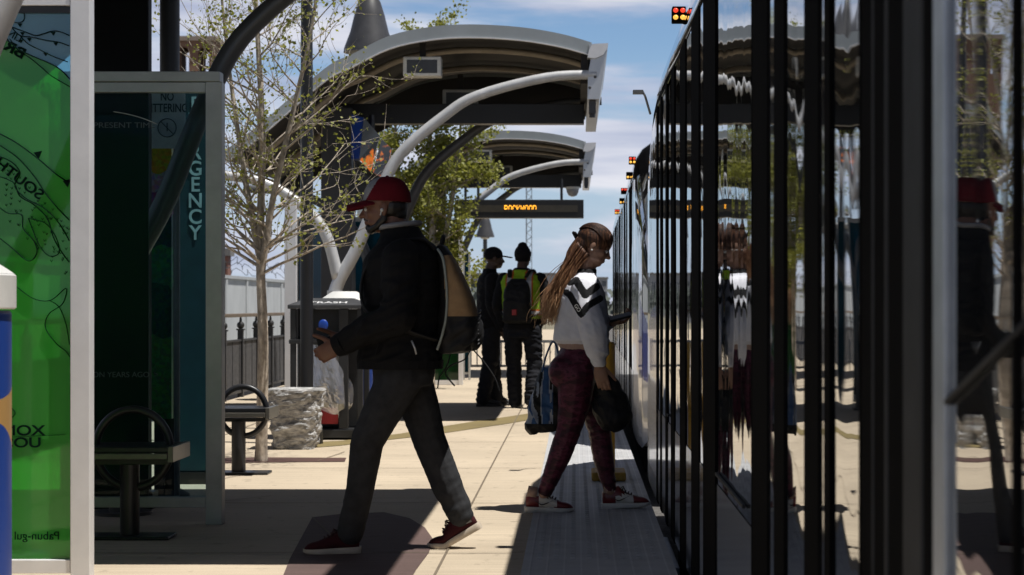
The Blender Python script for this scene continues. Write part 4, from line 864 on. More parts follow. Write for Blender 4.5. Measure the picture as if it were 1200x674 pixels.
def head(mb, c, s=1., pitch=0., female=False):
    """c: centre of the skull, face towards +x; pitch tips the face down"""
    M = Matrix.Translation(Vector(c)) @ Matrix.Rotation(pitch,4,'Y') @ Matrix.Scale(s,4); m3 = M.to_3x3()
    def e(p, r): mb.sphere(M @ Vector(p), tuple(r), M=m3, nu=18, nv=12)
    def ch(ps, rs): mb.chain([M @ Vector(p) for p in ps], [r*s for r in rs])
    e((-.008,0,.022), (.098,.077,.088)); e((.028,0,-.03), (.066,.064,.088)); e((.03,0,-.075), (.052,.05,.04)); e((.058,0,-.093), (.028,.026,.020))
    e((.078,0,.012), (.016,.052,.013)); ch([(.084,0,.008),(.100,0,-.022),(.109,0,-.036)], [.008,.010,.0125]); e((.097,.0,-.038), (.016,.018,.009))
    for y in (-1,1):
        e((.052,y*.043,-.03), (.03,.02,.022)); e((.028,y*.045,-.07), (.05,.014,.018))
        e((-.004,y*.078,-.012), (.017,.009,.031)); e((-.002,y*.077,-.034), (.011,.009,.013))
    e((.083,0,-.064), (.016,.024,.0065)); e((.081,0,-.075), (.015,.021,.007)); e((.067,.0,-.058), (.02,.032,.03))
    return M
def eyes(root, M):
    for y in (-1,1):
        b = MB(); b.sphere(M @ Vector((.083,y*.030,-.008)), (.010,.013,.0095)); e = b.build('eye', M_white, root, smooth=True)
        b = MB(); b.sphere(M @ Vector((.0905,y*.030,-.009)), (.0045,.006,.006)); b.build('iris', M_eye, e, smooth=True)
        b = MB(); b.tube([M @ Vector(p) for p in ((.087,y*.012,.010),(.088,y*.03,.016),(.079,y*.048,.011))], [.004,.005,.003], 6, flat=.7); b.build('eyebrow', M_hairk, root, smooth=True)
def erings(mb, secs, n=28, pw=.85):
    """stack of rounded sections (z, cx, cy, half depth, half width)"""
    rings = []
    for z, cx, cy, hx, hy in secs:
        r = []
        for k in range(n):
            a = 2*math.pi*k/n; c, s = math.cos(a), math.sin(a); r.append((cx+math.copysign(abs(c)**pw,c)*hx, cy+math.copysign(abs(s)**pw,s)*hy, z))
        rings.append(r)
    return mb.loft(rings)
def folds(amp, sx=7., sz=24., where=None, seed=0.):
    def f(p):
        q = Vector((p.x*sx+seed, p.y*sx, p.z*sz+p.x*6)); v = noise.noise(q)+.5*noise.noise(q*2.1); r = 1-abs(v)*1.6
        return amp*(r-.35)*(where(p) if where else 1.)+amp*.15*noise.noise(p*45)
    return f
def bell(p, pts):
    return sum(math.exp(-((p.x-a)**2+(p.y-b)**2*.6+(p.z-c)**2)/(2*s*s))*w for a,b,c,s,w in pts)
def shoe(root, ankle_xy, yaw, L, name='shoe', lift=0., ball=.70, upper=None, sole=None, collar_h=.10, side=0, style=0, pitch=0., z0=0.):
    """heel at local 0, toe at L; lift = heel raised by bending about the ball of the foot"""
    ax, ay = ankle_xy; h0 = .30*L
    def T(p):
        p = Vector(p); bx = ball*L
        if lift and p.x < bx+.02:
            t = min(1,max(0,(bx+.02-p.x)/.05)); a = lift*t; q = Vector((p.x-bx,0,p.z)); p = Vector((bx+q.x*math.cos(a)+q.z*math.sin(a)*1., p.y, -q.x*math.sin(a)+q.z*math.cos(a)))
        if pitch: q = p.copy(); p = Vector((q.x*math.cos(pitch)-q.z*math.sin(pitch), q.y, q.x*math.sin(pitch)+q.z*math.cos(pitch)))
        p.x -= h0; p = Matrix.Rotation(yaw,3,'Z') @ p; return Vector((p.x+ax, p.y+ay, p.z+z0))
    W = [(0.,.020,.60),(.03,.030,.95),(.12,.035,1.),(.3,.036,1.),(.5,.040,1.),(.68,.047,1.),(.82,.045,1.),(.92,.036,1.),(.975,.022,1.),(1.,.008,1.)]
    def width(t):
        for (a,w,_),(b,v,_) in zip(W,W[1:]):
            if a <= t <= b: return w+(v-w)*(t-a)/(b-a)
        return .008
    def soleh(t): return (.029-.010*t)
    TOP = [(0,.088),(.04,collar_h+.012),(.18,collar_h),(.36,collar_h+.016),(.46,.100),(.6,.080),(.75,.063),(.88,.055),(.96,.043),(1.,.028)]
    def top(t):
        for (a,w),(b,v) in zip(TOP,TOP[1:]):
            if a <= t <= b: return w+(v-w)*(t-a)/(b-a)
        return .03
    ts = [0,.015,.04,.08,.14,.2,.28,.36,.42,.48,.54,.6,.66,.7,.75,.8,.85,.9,.94,.97,.99,1.]
    mb = MB(); rings = []
    for t in ts:
        w = width(t)*.94; zb = soleh(t)-.004; zt = top(t); r = []
        for k in range(16):
            a = math.pi*2*k/16; c, s = math.cos(a), math.sin(a)
            hh = (zt-zb)/2; sq = .75; y = math.copysign(abs(c)**sq,c)*w; z = zb+hh+math.copysign(abs(s)**.8,s)*hh
            if s > 0: y *= 1-.42*s*min(1,hh/.04)
            r.append(T((t*L*.985+.004,y,z)))
        rings.append(r)
    mb.loft(rings); o = mb.build(name, upper or M_shoe, root, smooth=True)
    mb = MB(); rings = []
    for t in ts:
        w = width(t)*1.05; h = soleh(t); tz = .012*max(0,(t-.8)/.2)**2; hz = .010*max(0,(.06-t)/.06); r = []
        for y, z in ((-w,tz+.004+hz),(-w*.9,tz),(w*.9,tz),(w,tz+.004+hz),(w,h+tz*.5),(w*.9,h+.006),(-w*.9,h+.006),(-w,h+tz*.5)): r.append(T((t*(L+.012)-.006,y,z)))
        rings.append(r)
    mb.loft(rings); mb.build('sole', sole or M_sole, o, auto=50)
    mb = MB()
    for i, t in enumerate((.44,.50,.56,.62)):
        z = top(t)+.002; w = width(t)*.5; mb.tube([T((t*L,-w,z-.006)),T((t*L+.006,0,z+.004)),T((t*L,w,z-.006))], .0042, 6)
    mb.tube([T((.42*L,0,top(.42)+.004)),T((.47*L,.02,top(.42)+.012)),T((.53*L,.034,top(.5)-.012))], .003, 5); mb.tube([T((.42*L,0,top(.42)+.004)),T((.47*L,-.02,top(.42)+.012)),T((.53*L,-.034,top(.5)-.012))], .003, 5)
    mb.build('laces', M_lace if style == 0 else M_hairk, o, smooth=True)
    return o, T, width, top

# ---------------------------------------------------------------- the man walking left
MX, MY = (465-675)*9.62/F, 9.62
man = empty('person', 'man in red and grey cap, black jacket and charcoal jeans, walking left with a backpack', 'person', (MX,MY,0), math.pi)
mb = MB(); HM = head(mb, (.058,0,1.662), 1.06, .06)
mb.chain([(-.03,0,1.47),(.02,0,1.6)], [.066,.060]); erings(mb, [(.86,-.03,0,.11,.15),(1.0,-.02,0,.10,.13),(1.2,-.02,0,.11,.15),(1.38,-.03,0,.12,.18),(1.46,-.035,0,.085,.17),(1.52,-.03,0,.06,.07)])
LA = [(-.04,.2,1.42),(-.03,.255,1.14),(.235,.185,1.0)]; RA = [(-.04,-.2,1.42),(-.0,-.25,1.15),(.235,-.05,1.03)]
mb.chain(LA, [.055,.042,.028]); mb.chain(RA, [.055,.042,.028])
mb.chain([(-.03,.09,.88),(.13,.10,.53),(.212,.11,.1)], [.085,.055,.04]); mb.chain([(-.04,-.09,.88),(-.142,-.10,.53),(-.318,-.10,.14)], [.085,.055,.04])
hand(mb, (.262,.175,.995), (.80,-.15,-.42), (-.25,-.9,.1), (.45,.0,.9), 1.08, curl=(.75,.95,.6), thumb=(.55,.75,.3)); hand(mb, (.262,-.045,1.02), (.85,.25,-.3), (-.2,.9,.2), (.3,0,.95), 1.05, curl=(.8,.9,.6))
def mpick(c, n): return 0
body = fuse(mb, 'body', [M_skinA], man, .0055, 3); eyes(man, HM)
mb = MB(); mb.chain([(HM @ Vector(p)) for p in ((.0,.066,-.055),(.03,.05,-.083),(.062,.025,-.098),(.07,0,-.102),(.062,-.025,-.098),(.03,-.05,-.083),(.0,-.066,-.055))], [.016,.019,.02,.021,.02,.019,.016])
mb.chain([(HM @ Vector(p)) for p in ((.0,.068,-.03),(.0,.066,-.06))], [.012,.016]); mb.chain([(HM @ Vector(p)) for p in ((.075,-.03,-.058),(.092,0,-.052),(.075,.03,-.058))], [.008,.009,.008])
mb.chain([(HM @ Vector(p)) for p in ((.075,-.02,-.088),(.082,0,-.09),(.075,.02,-.088))], [.014,.014,.014])
fuse(mb, 'beard', M_hairk, man, .005, 4, folds(.002,40,40))
mb = MB(); mb.sphere(HM @ Vector((-.028,0,.0)), (.083,.082,.072)); mb.sphere(HM @ Vector((-.055,0,-.035)), (.05,.06,.045)); fuse(mb, 'hair', M_hairk, man, .006, 3)
mb = MB(); mb.sphere(HM @ Vector((.006,.088,-.018)), (.008,.006,.009)); mb.tube([HM @ Vector((.008,.089,-.02)), HM @ Vector((.014,.087,-.042))], .0035, 6); mb.build('earbud', M_white, man, smooth=True)
# cap
mb = MB(); cc = Vector((.046,0,1.688)); prof = []
for i in range(61):
    a = math.pi/2*i/60; prof.append((math.cos(a)**.72, math.sin(a)))
rings = []
for w, h in prof:
    rings.append([cc+Vector((.116*w*math.cos(t)-.012*h*0, .094*w*math.sin(t), .120*h-.014*math.cos(t)*(1-h)*-1*.3)) for t in [2*math.pi*k/120 for k in range(120)]])
mb.loft(rings); cap = mb.build('cap', [M_cred, M_cgrey], man, smooth=True)
for p in cap.data.polygons:
    c = p.center
    if c.x > .146-(c.z-1.69)*.61: p.material_index = 1
mb = MB(); up = []; 
for i in range(9):
    t = i/8; x = .128+.112*t; hw = .083*math.sqrt(max(.02,1-(t*.93)**2.6)); ring = []
    for k in range(13):
        u = -1+2*k/12; ring.append(Vector((x-.03*abs(u)**2*(1-t), u*hw, 1.702-.030*t-.026*u*u)))
    up.append(ring)
full = [[*r, *[v-Vector((0,0,.006)) for v in reversed(r)]] for r in up]
mb.loft(full); br_ = mb.build('brim', M_cred, cap, auto=60)
mb = MB(); mb.sphere(cc+Vector((0,0,.121)), (.008,.008,.005)); mb.build('button', M_cred, cap, smooth=True)
# jacket
mb = MB()
erings(mb, [(.895,-.016,0,.198,.20),(.92,-.016,0,.205,.215),(1.02,-.022,0,.192,.205),(1.18,-.024,0,.190,.21),(1.30,-.026,0,.194,.222),(1.40,-.03,0,.188,.235),(1.45,-.034,0,.158,.215),(1.49,-.036,0,.125,.155),(1.525,-.025,0,.10,.105),(1.565,-.015,0,.094,.090)])
mb.chain([(-.04,.185,1.405),(-.03,.255,1.14)], [.098,.080]); mb.chain([(-.03,.255,1.14),(.1,.23,1.075),(.24,.185,1.005)], [.082,.072,.052]); mb.tube([(.22,.19,1.015),(.262,.177,.995)], [.052,.050], 14)
mb.chain([(-.04,-.185,1.405),(.0,-.25,1.15)], [.098,.080]); mb.chain([(.0,-.25,1.15),(.11,-.18,1.09),(.24,-.052,1.03)], [.08,.07,.052])
fuse(mb, 'jacket', M_jacket, man, .0075, 5, folds(.011,6,15, lambda p: .45+bell(p, [(-.02,.25,1.15,.12,1.),(.15,.2,1.03,.1,.8),(-.05,0,.98,.2,.6)])))
mb = MB(); mb.tube([(.105+.0,.0,1.545)]+[(-.012+.100*math.cos(t),.096*math.sin(t),1.572+.012*math.cos(t+math.pi)) for t in [R(12)*k for k in range(1,30)]]+[(.105,0,1.545)], .013, 8, cap=False); mb.build('collar', M_collar, man, smooth=True)
for z_, hx_, hy_ in ((.902,.207,.214),):
    mb = MB(); rr_ = erings(MB(), [(z_-.02,-.016,0,hx_,hy_),(z_+.02,-.018,0,hx_+.002,hy_+.002)]); mb.add(rr_.v, rr_.f); mb.build('hem_band', M_jacket, man, smooth=False)
mb = MB(); mb.tube([(.235,.187,1.008),(.272,.175,.990)], [.055,.052], 16); mb.build('cuff', M_jacket, man, auto=50)
mb = MB(); mb.tube(spline([(.02,.235,1.10),(.06,.226,1.02),(.08,.222,.95)],5), .004, 6); mb.build('pocket_seam', M_jacket, man, smooth=True)
mb = MB(); mb.tube([(-.09,.224,1.02),(-.105,.221,.985),(-.112,.219,.955)], .005, 6); mb.build('zip_pull', M_alum, man, smooth=True)
# jeans
mb = MB(); erings(mb, [(.80,-.035,0,.135,.165),(.86,-.035,0,.150,.178),(.93,-.03,0,.150,.175),(.99,-.025,0,.14,.165)])
mb.chain([(-.03,.088,.85),(.05,.094,.70),(.132,.10,.54),(.165,.105,.31),(.212,.11,.10)], [.114,.097,.080,.068,.062])
mb.chain([(-.045,-.088,.85),(-.10,-.095,.70),(-.146,-.10,.54),(-.235,-.10,.31),(-.305,-.10,.165)], [.114,.098,.081,.077,.064])
kn = [(.13,.1,.53,.075,1.),(-.15,-.1,.53,.075,1.),(.21,.11,.14,.09,1.2),(-.30,-.1,.19,.09,1.3),(.0,.0,.80,.09,.7)]
fuse(mb, 'jeans', M_jeans, man, .006, 9, folds(.006,4,13, lambda p: .12+bell(p, kn), 3.))
shoe(man, (.245,.11), .12, .265, lift=0., pitch=0.); shoe(man, (-.345,-.10), -.05, .285, lift=.52)
for pp in (((.212,.11,.12),(.23,.11,.06)),((-.31,-.1,.20),(-.335,-.1,.125))):
    mb = MB(); mb.tube(pp, [.043,.04], 12); mb.build('sock', M_collar, man, smooth=True)
# thing in his hand
ph = empty('phone', 'dark handheld device held up in the walking man\'s hands', 'phone', (MX-.325,MY-.10,.96))
M_phone = mat('phone_black', (.006,.006,.007), .5, spec=.2)
Mr = Matrix.Rotation(R(-14),4,'Y'); mb = MB(); mb.box(-.034,.034,-.006,.006,-.02,.075, M=Mr); mb.build('case', M_phone, ph, bevel=.004); mb = MB(); mb.box(-.031,.031,.0063,.008,-.014,.069, M=Mr); mb.build('screen', mat('phone_glass', (.01,.012,.016), .08), ph)
# backpack (man's own axes)
bp = empty('backpack', 'black backpack with a tan back panel worn by the walking man', 'backpack', (MX,MY,0), math.pi)
M_bpk = cloth('backpack_black', (.012,.012,.013), rough=.6); M_bpt = cloth('backpack_tan', (.32,.205,.105), rough=.7); M_bpg = cloth('backpack_mesh', (.07,.072,.075), rough=.5); M_pipe = mat('grey_piping', (.30,.34,.31), .5)
mb = MB(); SX = [(.958,-.215,-.30,.10),(.965,-.205,-.345,.125),(1.01,-.20,-.392,.145),(1.08,-.20,-.402,.155),(1.14,-.205,-.392,.155),(1.22,-.21,-.370,.155),(1.30,-.21,-.335,.15),(1.38,-.205,-.295,.14),(1.44,-.20,-.262,.12),(1.475,-.195,-.235,.08)]
erings(mb, [(z,(a+b)/2,0,(a-b)/2,hy) for z,a,b,hy in SX], pw=.6)
def bpick(c, n):
    if c.z > 1.135 and c.x < -.238-.10*max(0,(1.30-c.z)) and c.z < 1.425: return 1
    return 0
fuse(mb, 'pack', [M_bpk, M_bpt, M_bpg], bp, .0065, 5, folds(.007,8,14,lambda p: 1.5 if p.z < 1.12 else .6), bpick)
mb = MB(); mb.sphere((-.365,0,1.06), (.055,.125,.095)); fuse(mb, 'front_pocket', M_bpk, bp, .007, 3, folds(.006,10,16))
for yy in (.147,-.147):
    mb = MB(); mb.tube(spline([(-.205,yy*.8,1.455),(-.235,yy*1.02,1.40),(-.252,yy*1.06,1.25),(-.248,yy*1.06,1.13),(-.228,yy*1.05,1.04),(-.205,yy*.95,.975)],6), .0065, 8); mb.build('piping', M_pipe, bp, smooth=True)
    mb = MB(); sp = spline([(-.19,yy*.7,1.455),(-.13,yy*.8,1.50),(-.02,yy*.95,1.487),(.09,yy*.95,1.42),(.155,yy*.9,1.30),(.12,yy*1.35,1.15),(-.08,yy*1.52,1.06),(-.20,yy*.9,1.02)],6); mb.tube(sp, .022, 8, flat=.35); mb.build('shoulder_strap', M_bpk, bp, smooth=True)
for pts in ([(-.37,.06,1.0),(-.335,.07,.93),(-.27,.08,.90),(-.24,.08,.86),(-.285,.08,.80)],[(-.27,.1,.975),(-.25,.11,.90),(-.215,.11,.845),(-.205,.11,.79)],[(-.36,.05,.985),(-.42,.06,.92),(-.475,.06,.84),(-.50,.06,.77)]):
    mb = MB(); mb.tube(spline(pts,6), .0065, 6, flat=.5); mb.build('loose_strap', M_bpk, bp, smooth=True)
mb = MB()
for yy in (-.04,.04): pass
mb.tube(spline([(-.215,.035,1.47),(-.225,.03,1.515),(-.225,-.03,1.515),(-.215,-.035,1.47)],5), .009, 8); mb.build('haul_loop', M_bpk, bp, smooth=True)
mb = MB()
for k in range(7):
    z = 1.0+.025*k; mb.tube([(-.398-.004*math.sin(k),-.09+.03*(k%2),z),(-.405,.0,z+.012),(-.398,.10,z-.008*(k%2))], .004, 5)
mb.build('bungee_cord', M_bpg, bp, smooth=True)

# ---------------------------------------------------------------- the woman boarding
WX, WY = (690-675)*11.5/F, 11.5
wom = empty('person', 'woman with long brown hair in a white sweater and maroon leggings stepping towards the train', 'person', (WX,WY,0), 0)
M_sw = cloth('white_sweater', (.78,.79,.86), var=.06); M_blk = cloth('black_stripe', (.012,.012,.014)); M_waist = cloth('beige_waistband', (.42,.29,.24))
def camo():
    m = cloth('maroon_camo', (.115,.018,.042)); nt = m.node_tree; b = nt.nodes['Principled BSDF']; b.inputs['Roughness'].default_value = .42; tc = nd(nt,'ShaderNodeTexCoord'); n = nd(nt,'ShaderNodeTexNoise'); n.inputs['Scale'].default_value = 1; n.inputs['Detail'].default_value = 3; mp = nd(nt,'ShaderNodeMapping'); mp.inputs['Scale'].default_value = (11,11,26); nt.links.new(tc.outputs['Object'],mp.inputs[0]); nt.links.new(mp.outputs[0],n.inputs['Vector'])
    cr = nd(nt,'ShaderNodeValToRGB'); cr.color_ramp.interpolation = 'CONSTANT'; el = cr.color_ramp.elements; el[0].color = (.040,.010,.019,1); el[1].position = .44; el[1].color = (.080,.015,.033,1); e = el.new(.54); e.color = (.115,.026,.052,1); e = el.new(.62); e.color = (.055,.013,.025,1)
    nt.links.new(n.outputs['Fac'],cr.inputs[0]); nt.links.new(cr.outputs[0],b.inputs['Base Color']); return m
M_legg = camo()
mb = MB(); HW = head(mb, (.032,0,1.535), .98, .42, True)
mb.chain([(-.035,0,1.33),(.005,0,1.45)], [.056,.050]); erings(mb, [(.80,-.06,0,.11,.15),(.95,-.05,0,.085,.115),(1.1,-.04,0,.09,.125),(1.25,-.035,0,.095,.15),(1.33,-.03,0,.06,.13),(1.38,-.03,0,.05,.06)])
mb.chain([(-.02,-.165,1.30),(.03,-.21,1.05),(.055,-.20,.85)], [.045,.036,.026]); mb.chain([(-.0,.165,1.30),(.06,.19,1.06),(.13,.11,1.085)], [.045,.036,.026])
mb.chain([(-.06,-.09,.80),(-.115,-.09,.46),(-.262,-.09,.09)], [.085,.052,.036]); mb.chain([(-.02,.09,.80),(.062,.09,.43),(.125,.09,.10)], [.085,.052,.036])
hand(mb, (.055,-.20,.845), (.22,0,-.98), (.1,.95,0), (.95,0,.2), .98, curl=(.25,.40,.35), thumb=(.75,.5,.3)); hand(mb, (.135,.10,1.085), (.85,-.25,.1), (.1,-.2,.9), (.2,-.9,0), .95, curl=(.6,.8,.5))
fuse(mb, 'body', [M_skinB], wom, .0055, 3); eyes(wom, HW)
# sweater
V1 = [(668,331),(675,329),(685.5,346),(699,336)]; V2 = [(664,343),(668,346),(681,368),(689,358),(703,350)]; V3=[(661,344),(668,342)]
def wl_(p): return ((p[0]-690)*.00493, 1.19-(p[1]-357)*.00493)
def dseg(px, pz, L_):
    best = 9
    for a, b in zip(L_, L_[1:]):
        ax, az = wl_(a); bx, bz = wl_(b); dx, dz = bx-ax, bz-az; t = max(0,min(1,((px-ax)*dx+(pz-az)*dz)/(dx*dx+dz*dz))); best = min(best, math.hypot(px-ax-dx*t, pz-az-dz*t))
    return best
def spick(c, n):
    if c.z > 1.372: return 1
    if c.z < .965 and abs(c.y) < .17 and c.x < .1 and not (c.y < -.135 and c.x > -.02): return 2
    if c.y < -.09 and n.y < .25 and (dseg(c.x,c.z,V1) < .021 or dseg(c.x,c.z,V2) < .019): return 1
    if c.y > .09 and n.y > -.25 and (dseg(c.x,c.z,V1) < .021 or dseg(c.x,c.z,V2) < .019): return 1
    return 0
mb = MB(); erings(mb, [(.935,-.035,0,.130,.150),(.965,-.04,0,.140,.158),(.985,-.045,0,.160,.175),(1.07,-.04,0,.155,.175),(1.18,-.038,0,.145,.178),(1.26,-.035,0,.128,.185),(1.315,-.032,0,.098,.165),(1.36,-.028,0,.070,.092),(1.395,-.018,0,.064,.068)])
mb.chain([(-.03,-.150,1.285),(-.01,-.185,1.17),(.03,-.215,1.03)], [.072,.078,.080]); mb.chain([(.03,-.215,1.03),(.05,-.208,.94),(.058,-.2,.875)], [.080,.066,.044]); mb.tube([(.056,-.2,.885),(.06,-.2,.855)], [.042,.036], 14)
mb.chain([(-.0,.150,1.285),(.05,.195,1.06)], [.074,.074]); mb.chain([(.05,.195,1.06),(.115,.12,1.085)], [.072,.042])
fuse(mb, 'sweater', [M_sw, M_blk, M_waist], wom, .0052, 4, folds(.008,5,11, lambda p: .25+bell(p, [(.04,-.21,1.0,.10,1.2),(-.05,0,1.0,.15,.7),(.05,-.2,.9,.06,.8)]), 7.), spick)
text_mesh('lettering', 'GO', .03, M_white, (wl_((675,362))[0],-.266,wl_((675,362))[1]), Matrix.Rotation(R(58),4,'Y') @ Matrix.Rotation(R(90),4,'X'), None).parent = wom
# leggings
mb = MB(); erings(mb, [(.74,-.075,0,.120,.165),(.80,-.080,0,.130,.178),(.87,-.072,0,.125,.172),(.93,-.055,0,.112,.15),(.97,-.05,0,.105,.14)])
mb.sphere((-.130,-.08,.805), (.105,.095,.105)); mb.sphere((-.115,.08,.80), (.10,.09,.10))
mb.chain([(-.07,-.088,.79),(-.085,-.09,.62),(-.112,-.09,.48),(-.165,-.09,.33),(-.222,-.09,.19),(-.252,-.09,.115)], [.112,.093,.070,.066,.050,.040])
mb.chain([(-.03,.088,.79),(.03,.09,.62),(.062,.09,.46),(.085,.09,.30),(.11,.09,.18),(.123,.09,.125)], [.112,.090,.066,.062,.047,.040])
fuse(mb, 'leggings', M_legg, wom, .006, 4, folds(.0045,9,24, lambda p: .3+bell(p, [(-.11,-.09,.47,.07,1.2),(.06,.09,.45,.07,1.2),(-.24,-.09,.15,.05,1.2),(.12,.09,.16,.05,1.2)])))
M_sred = mat('shoe_red', (.13,.008,.012), .4, var=.1); M_swhite = mat('shoe_white', (.60,.58,.55), .5); M_sblack = mat('shoe_black', (.012,.012,.013), .4)
for ax, ay, pitch in ((-.283,-.09,0.),(.162,.09,.06)):
    o, T, wd, tp = shoe(wom, (ax,ay), 0., .275, upper=M_sred, sole=M_swhite, collar_h=.115, style=1, pitch=pitch)
    me = o.data; me.materials.append(M_swhite); me.materials.append(M_sblack); L = .275
    for p in me.polygons:
        lx = (p.center.x-ax)/L+.30; z = p.center.z
        if .28 < lx < .64 and z < .088 and z > .03: p.material_index = 1
        elif lx < .3 and z > .098: p.material_index = 1
    mb = MB()
    for s in (-1,1): mb.tube(spline([T((.20*L,s*(wd(.2)*.93),.074)),T((.30*L,s*(wd(.3)*.97),.052)),T((.38*L,s*(wd(.38)*1.0),.048)),T((.58*L,s*wd(.58)*.93,.070))],5), [.002]*2+[.004]*4+[.007]*7+[.002]*3, 6, flat=.5)
    mb.build('side_mark', M_sblack, o, smooth=True)
    mb = MB(); mb.tube([T((.05*L,0,.118)),T((.25*L,0,.108))], .036, 10); mb.build('sock', M_waist, o, smooth=True)
# hair: scalp mass plus strands gathered at a clip and blown back
def hair_mat():
    m = mat('brown_hair', (.05,.02,.011), .52, var=.35, scale=60, spec=.4); nt = m.node_tree; b = nt.nodes['Principled BSDF']; tc = nd(nt,'ShaderNodeTexCoord'); sx = nd(nt,'ShaderNodeSeparateXYZ'); nt.links.new(tc.outputs['Object'],sx.inputs[0])
    n = nd(nt,'ShaderNodeTexNoise'); n.inputs['Scale'].default_value = 1; mp = nd(nt,'ShaderNodeMapping'); mp.inputs['Scale'].default_value = (90,90,5); nt.links.new(tc.outputs['Object'],mp.inputs[0]); nt.links.new(mp.outputs[0],n.inputs['Vector'])
    a = nd(nt,'ShaderNodeMath',operation='MULTIPLY_ADD'); nt.links.new(n.outputs['Fac'],a.inputs[0]); a.inputs[1].default_value = -.75; nt.links.new(sx.outputs['Z'],a.inputs[2])
    cr = nd(nt,'ShaderNodeValToRGB'); el = cr.color_ramp.elements; mr = nd(nt,'ShaderNodeMapRange'); mr.inputs['From Min'].default_value = .62; mr.inputs['From Max'].default_value = 1.26; nt.links.new(a.outputs[0],mr.inputs['Value']); nt.links.new(mr.outputs[0],cr.inputs[0])
    el[0].color = (.62,.41,.24,1); el[1].color = (.040,.017,.010,1); e = el.new(.45); e.color = (.34,.175,.085,1); e = el.new(.75); e.color = (.14,.06,.03,1); nt.links.new(cr.outputs[0],b.inputs['Base Color']); return m
M_hair = hair_mat()
mb = MB(); m3 = HW.to_3x3()
mb.sphere(HW @ Vector((-.010,0,.032)), (.108,.086,.090), M=m3, nu=24, nv=16); mb.sphere(HW @ Vector((-.06,0,-.02)), (.055,.07,.075), M=m3); mb.sphere(HW @ Vector((.045,0,.066)), (.048,.066,.04), M=m3)
def hd(p):
    a = math.atan2(p.y, p.z-1.5); return .0004*math.sin(a*90+8*noise.noise(p*9))+.0008*noise.noise(p*120)
hs = fuse(mb, 'hair', M_hair, wom, .004, 3, hd)
mb = MB(); rnd = random.Random(9); clip = Vector((wl_((677,278))[0], 0, wl_((673,277))[1]))
for i in range(900):
    u = rnd.random(); side = rnd.choice((-1,1))*rnd.random()
    if i < 450:                                      # gathered half, leaving from the clip
        p0 = clip+Vector((.03*rnd.random(), side*.03, -.02*rnd.random())); p1 = p0+Vector((-.035-.03*u, side*.02, -.09)); 
    else:                                            # loose half, leaving from behind the ears
        p0 = Vector((wl_((677+14*u,0))[0], side*.075, wl_((0,284+16*u))[1])); p1 = p0+Vector((-.05-.02*u, side*.015, -.085))
    e0 = Vector((wl_((636+24*u+rnd.gauss(0,2.),0))[0], side*(.10)+.0, wl_((0,352+rnd.random()*30))[1])); 
    if rnd.random() < .035: r_ = 0; e0 += Vector((-.10*rnd.random(),0,-.02))
    m1 = p1*.55+e0*.45+Vector((rnd.gauss(-.012,.009),rnd.gauss(0,.014),rnd.gauss(0,.012))); m2 = p1*.2+e0*.8+Vector((rnd.gauss(-.008,.014),rnd.gauss(0,.016),0))
    sp = spline([p0,p1,m1,m2,e0], 4); n = len(sp); r = rnd.uniform(.0022,.0046); mb.tube(sp, [r*(.5 if k == 0 else 1-.75*(k/(n-1))**2) for k in range(n)], 5, flat=.6)
sc_ = Vector((-.010,0,.032)); er = (.1115,.0895,.0935)
for i in range(420):
    sd_ = rnd.uniform(-1,1); d0 = Vector((rnd.uniform(.45,1.), sd_*.95, rnd.uniform(-.02,.55)+.35*(1-abs(sd_)))).normalized(); d1 = Vector((-.97, sd_*.22, rnd.uniform(.15,.42))).normalized(); pts = []
    for k in range(9):
        t = k/8; d = (d0*(1-t)+d1*t+Vector((0,sd_*.10,.55))*math.sin(math.pi*t)*.45).normalized(); q = rnd.uniform(.985,1.012) if k in (0,8) else rnd.uniform(1.,1.012)
        m_ = 1/math.sqrt((d.x/er[0])**2+(d.y/er[1])**2+(d.z/er[2])**2); pts.append(HW @ (sc_+d*m_*q))
    mb.tube(spline(pts,2), rnd.uniform(.0014,.0026), 4, flat=.6)
mb.build('long_hair', M_hair, wom, smooth=True)
mb = MB(); b0_ = clip+Vector((-.004,0,.004)); mb.chain([b0_+Vector((-.012,-.03,.012)), b0_, b0_+Vector((-.012,.03,.012))], [.011,.009,.011]); mb.chain([b0_+Vector((-.02,0,.016)), b0_+Vector((-.004,0,-.018))], [.010,.008]); fuse(mb, 'hair_clip', M_blk, wom, .003, 2)
mb = MB(); mb.sphere(HW @ Vector((-.001,-.087,-.036)), .006); mb.sphere(HW @ Vector((-.001,.087,-.036)), .006); mb.build('earring', M_white, wom, smooth=True)
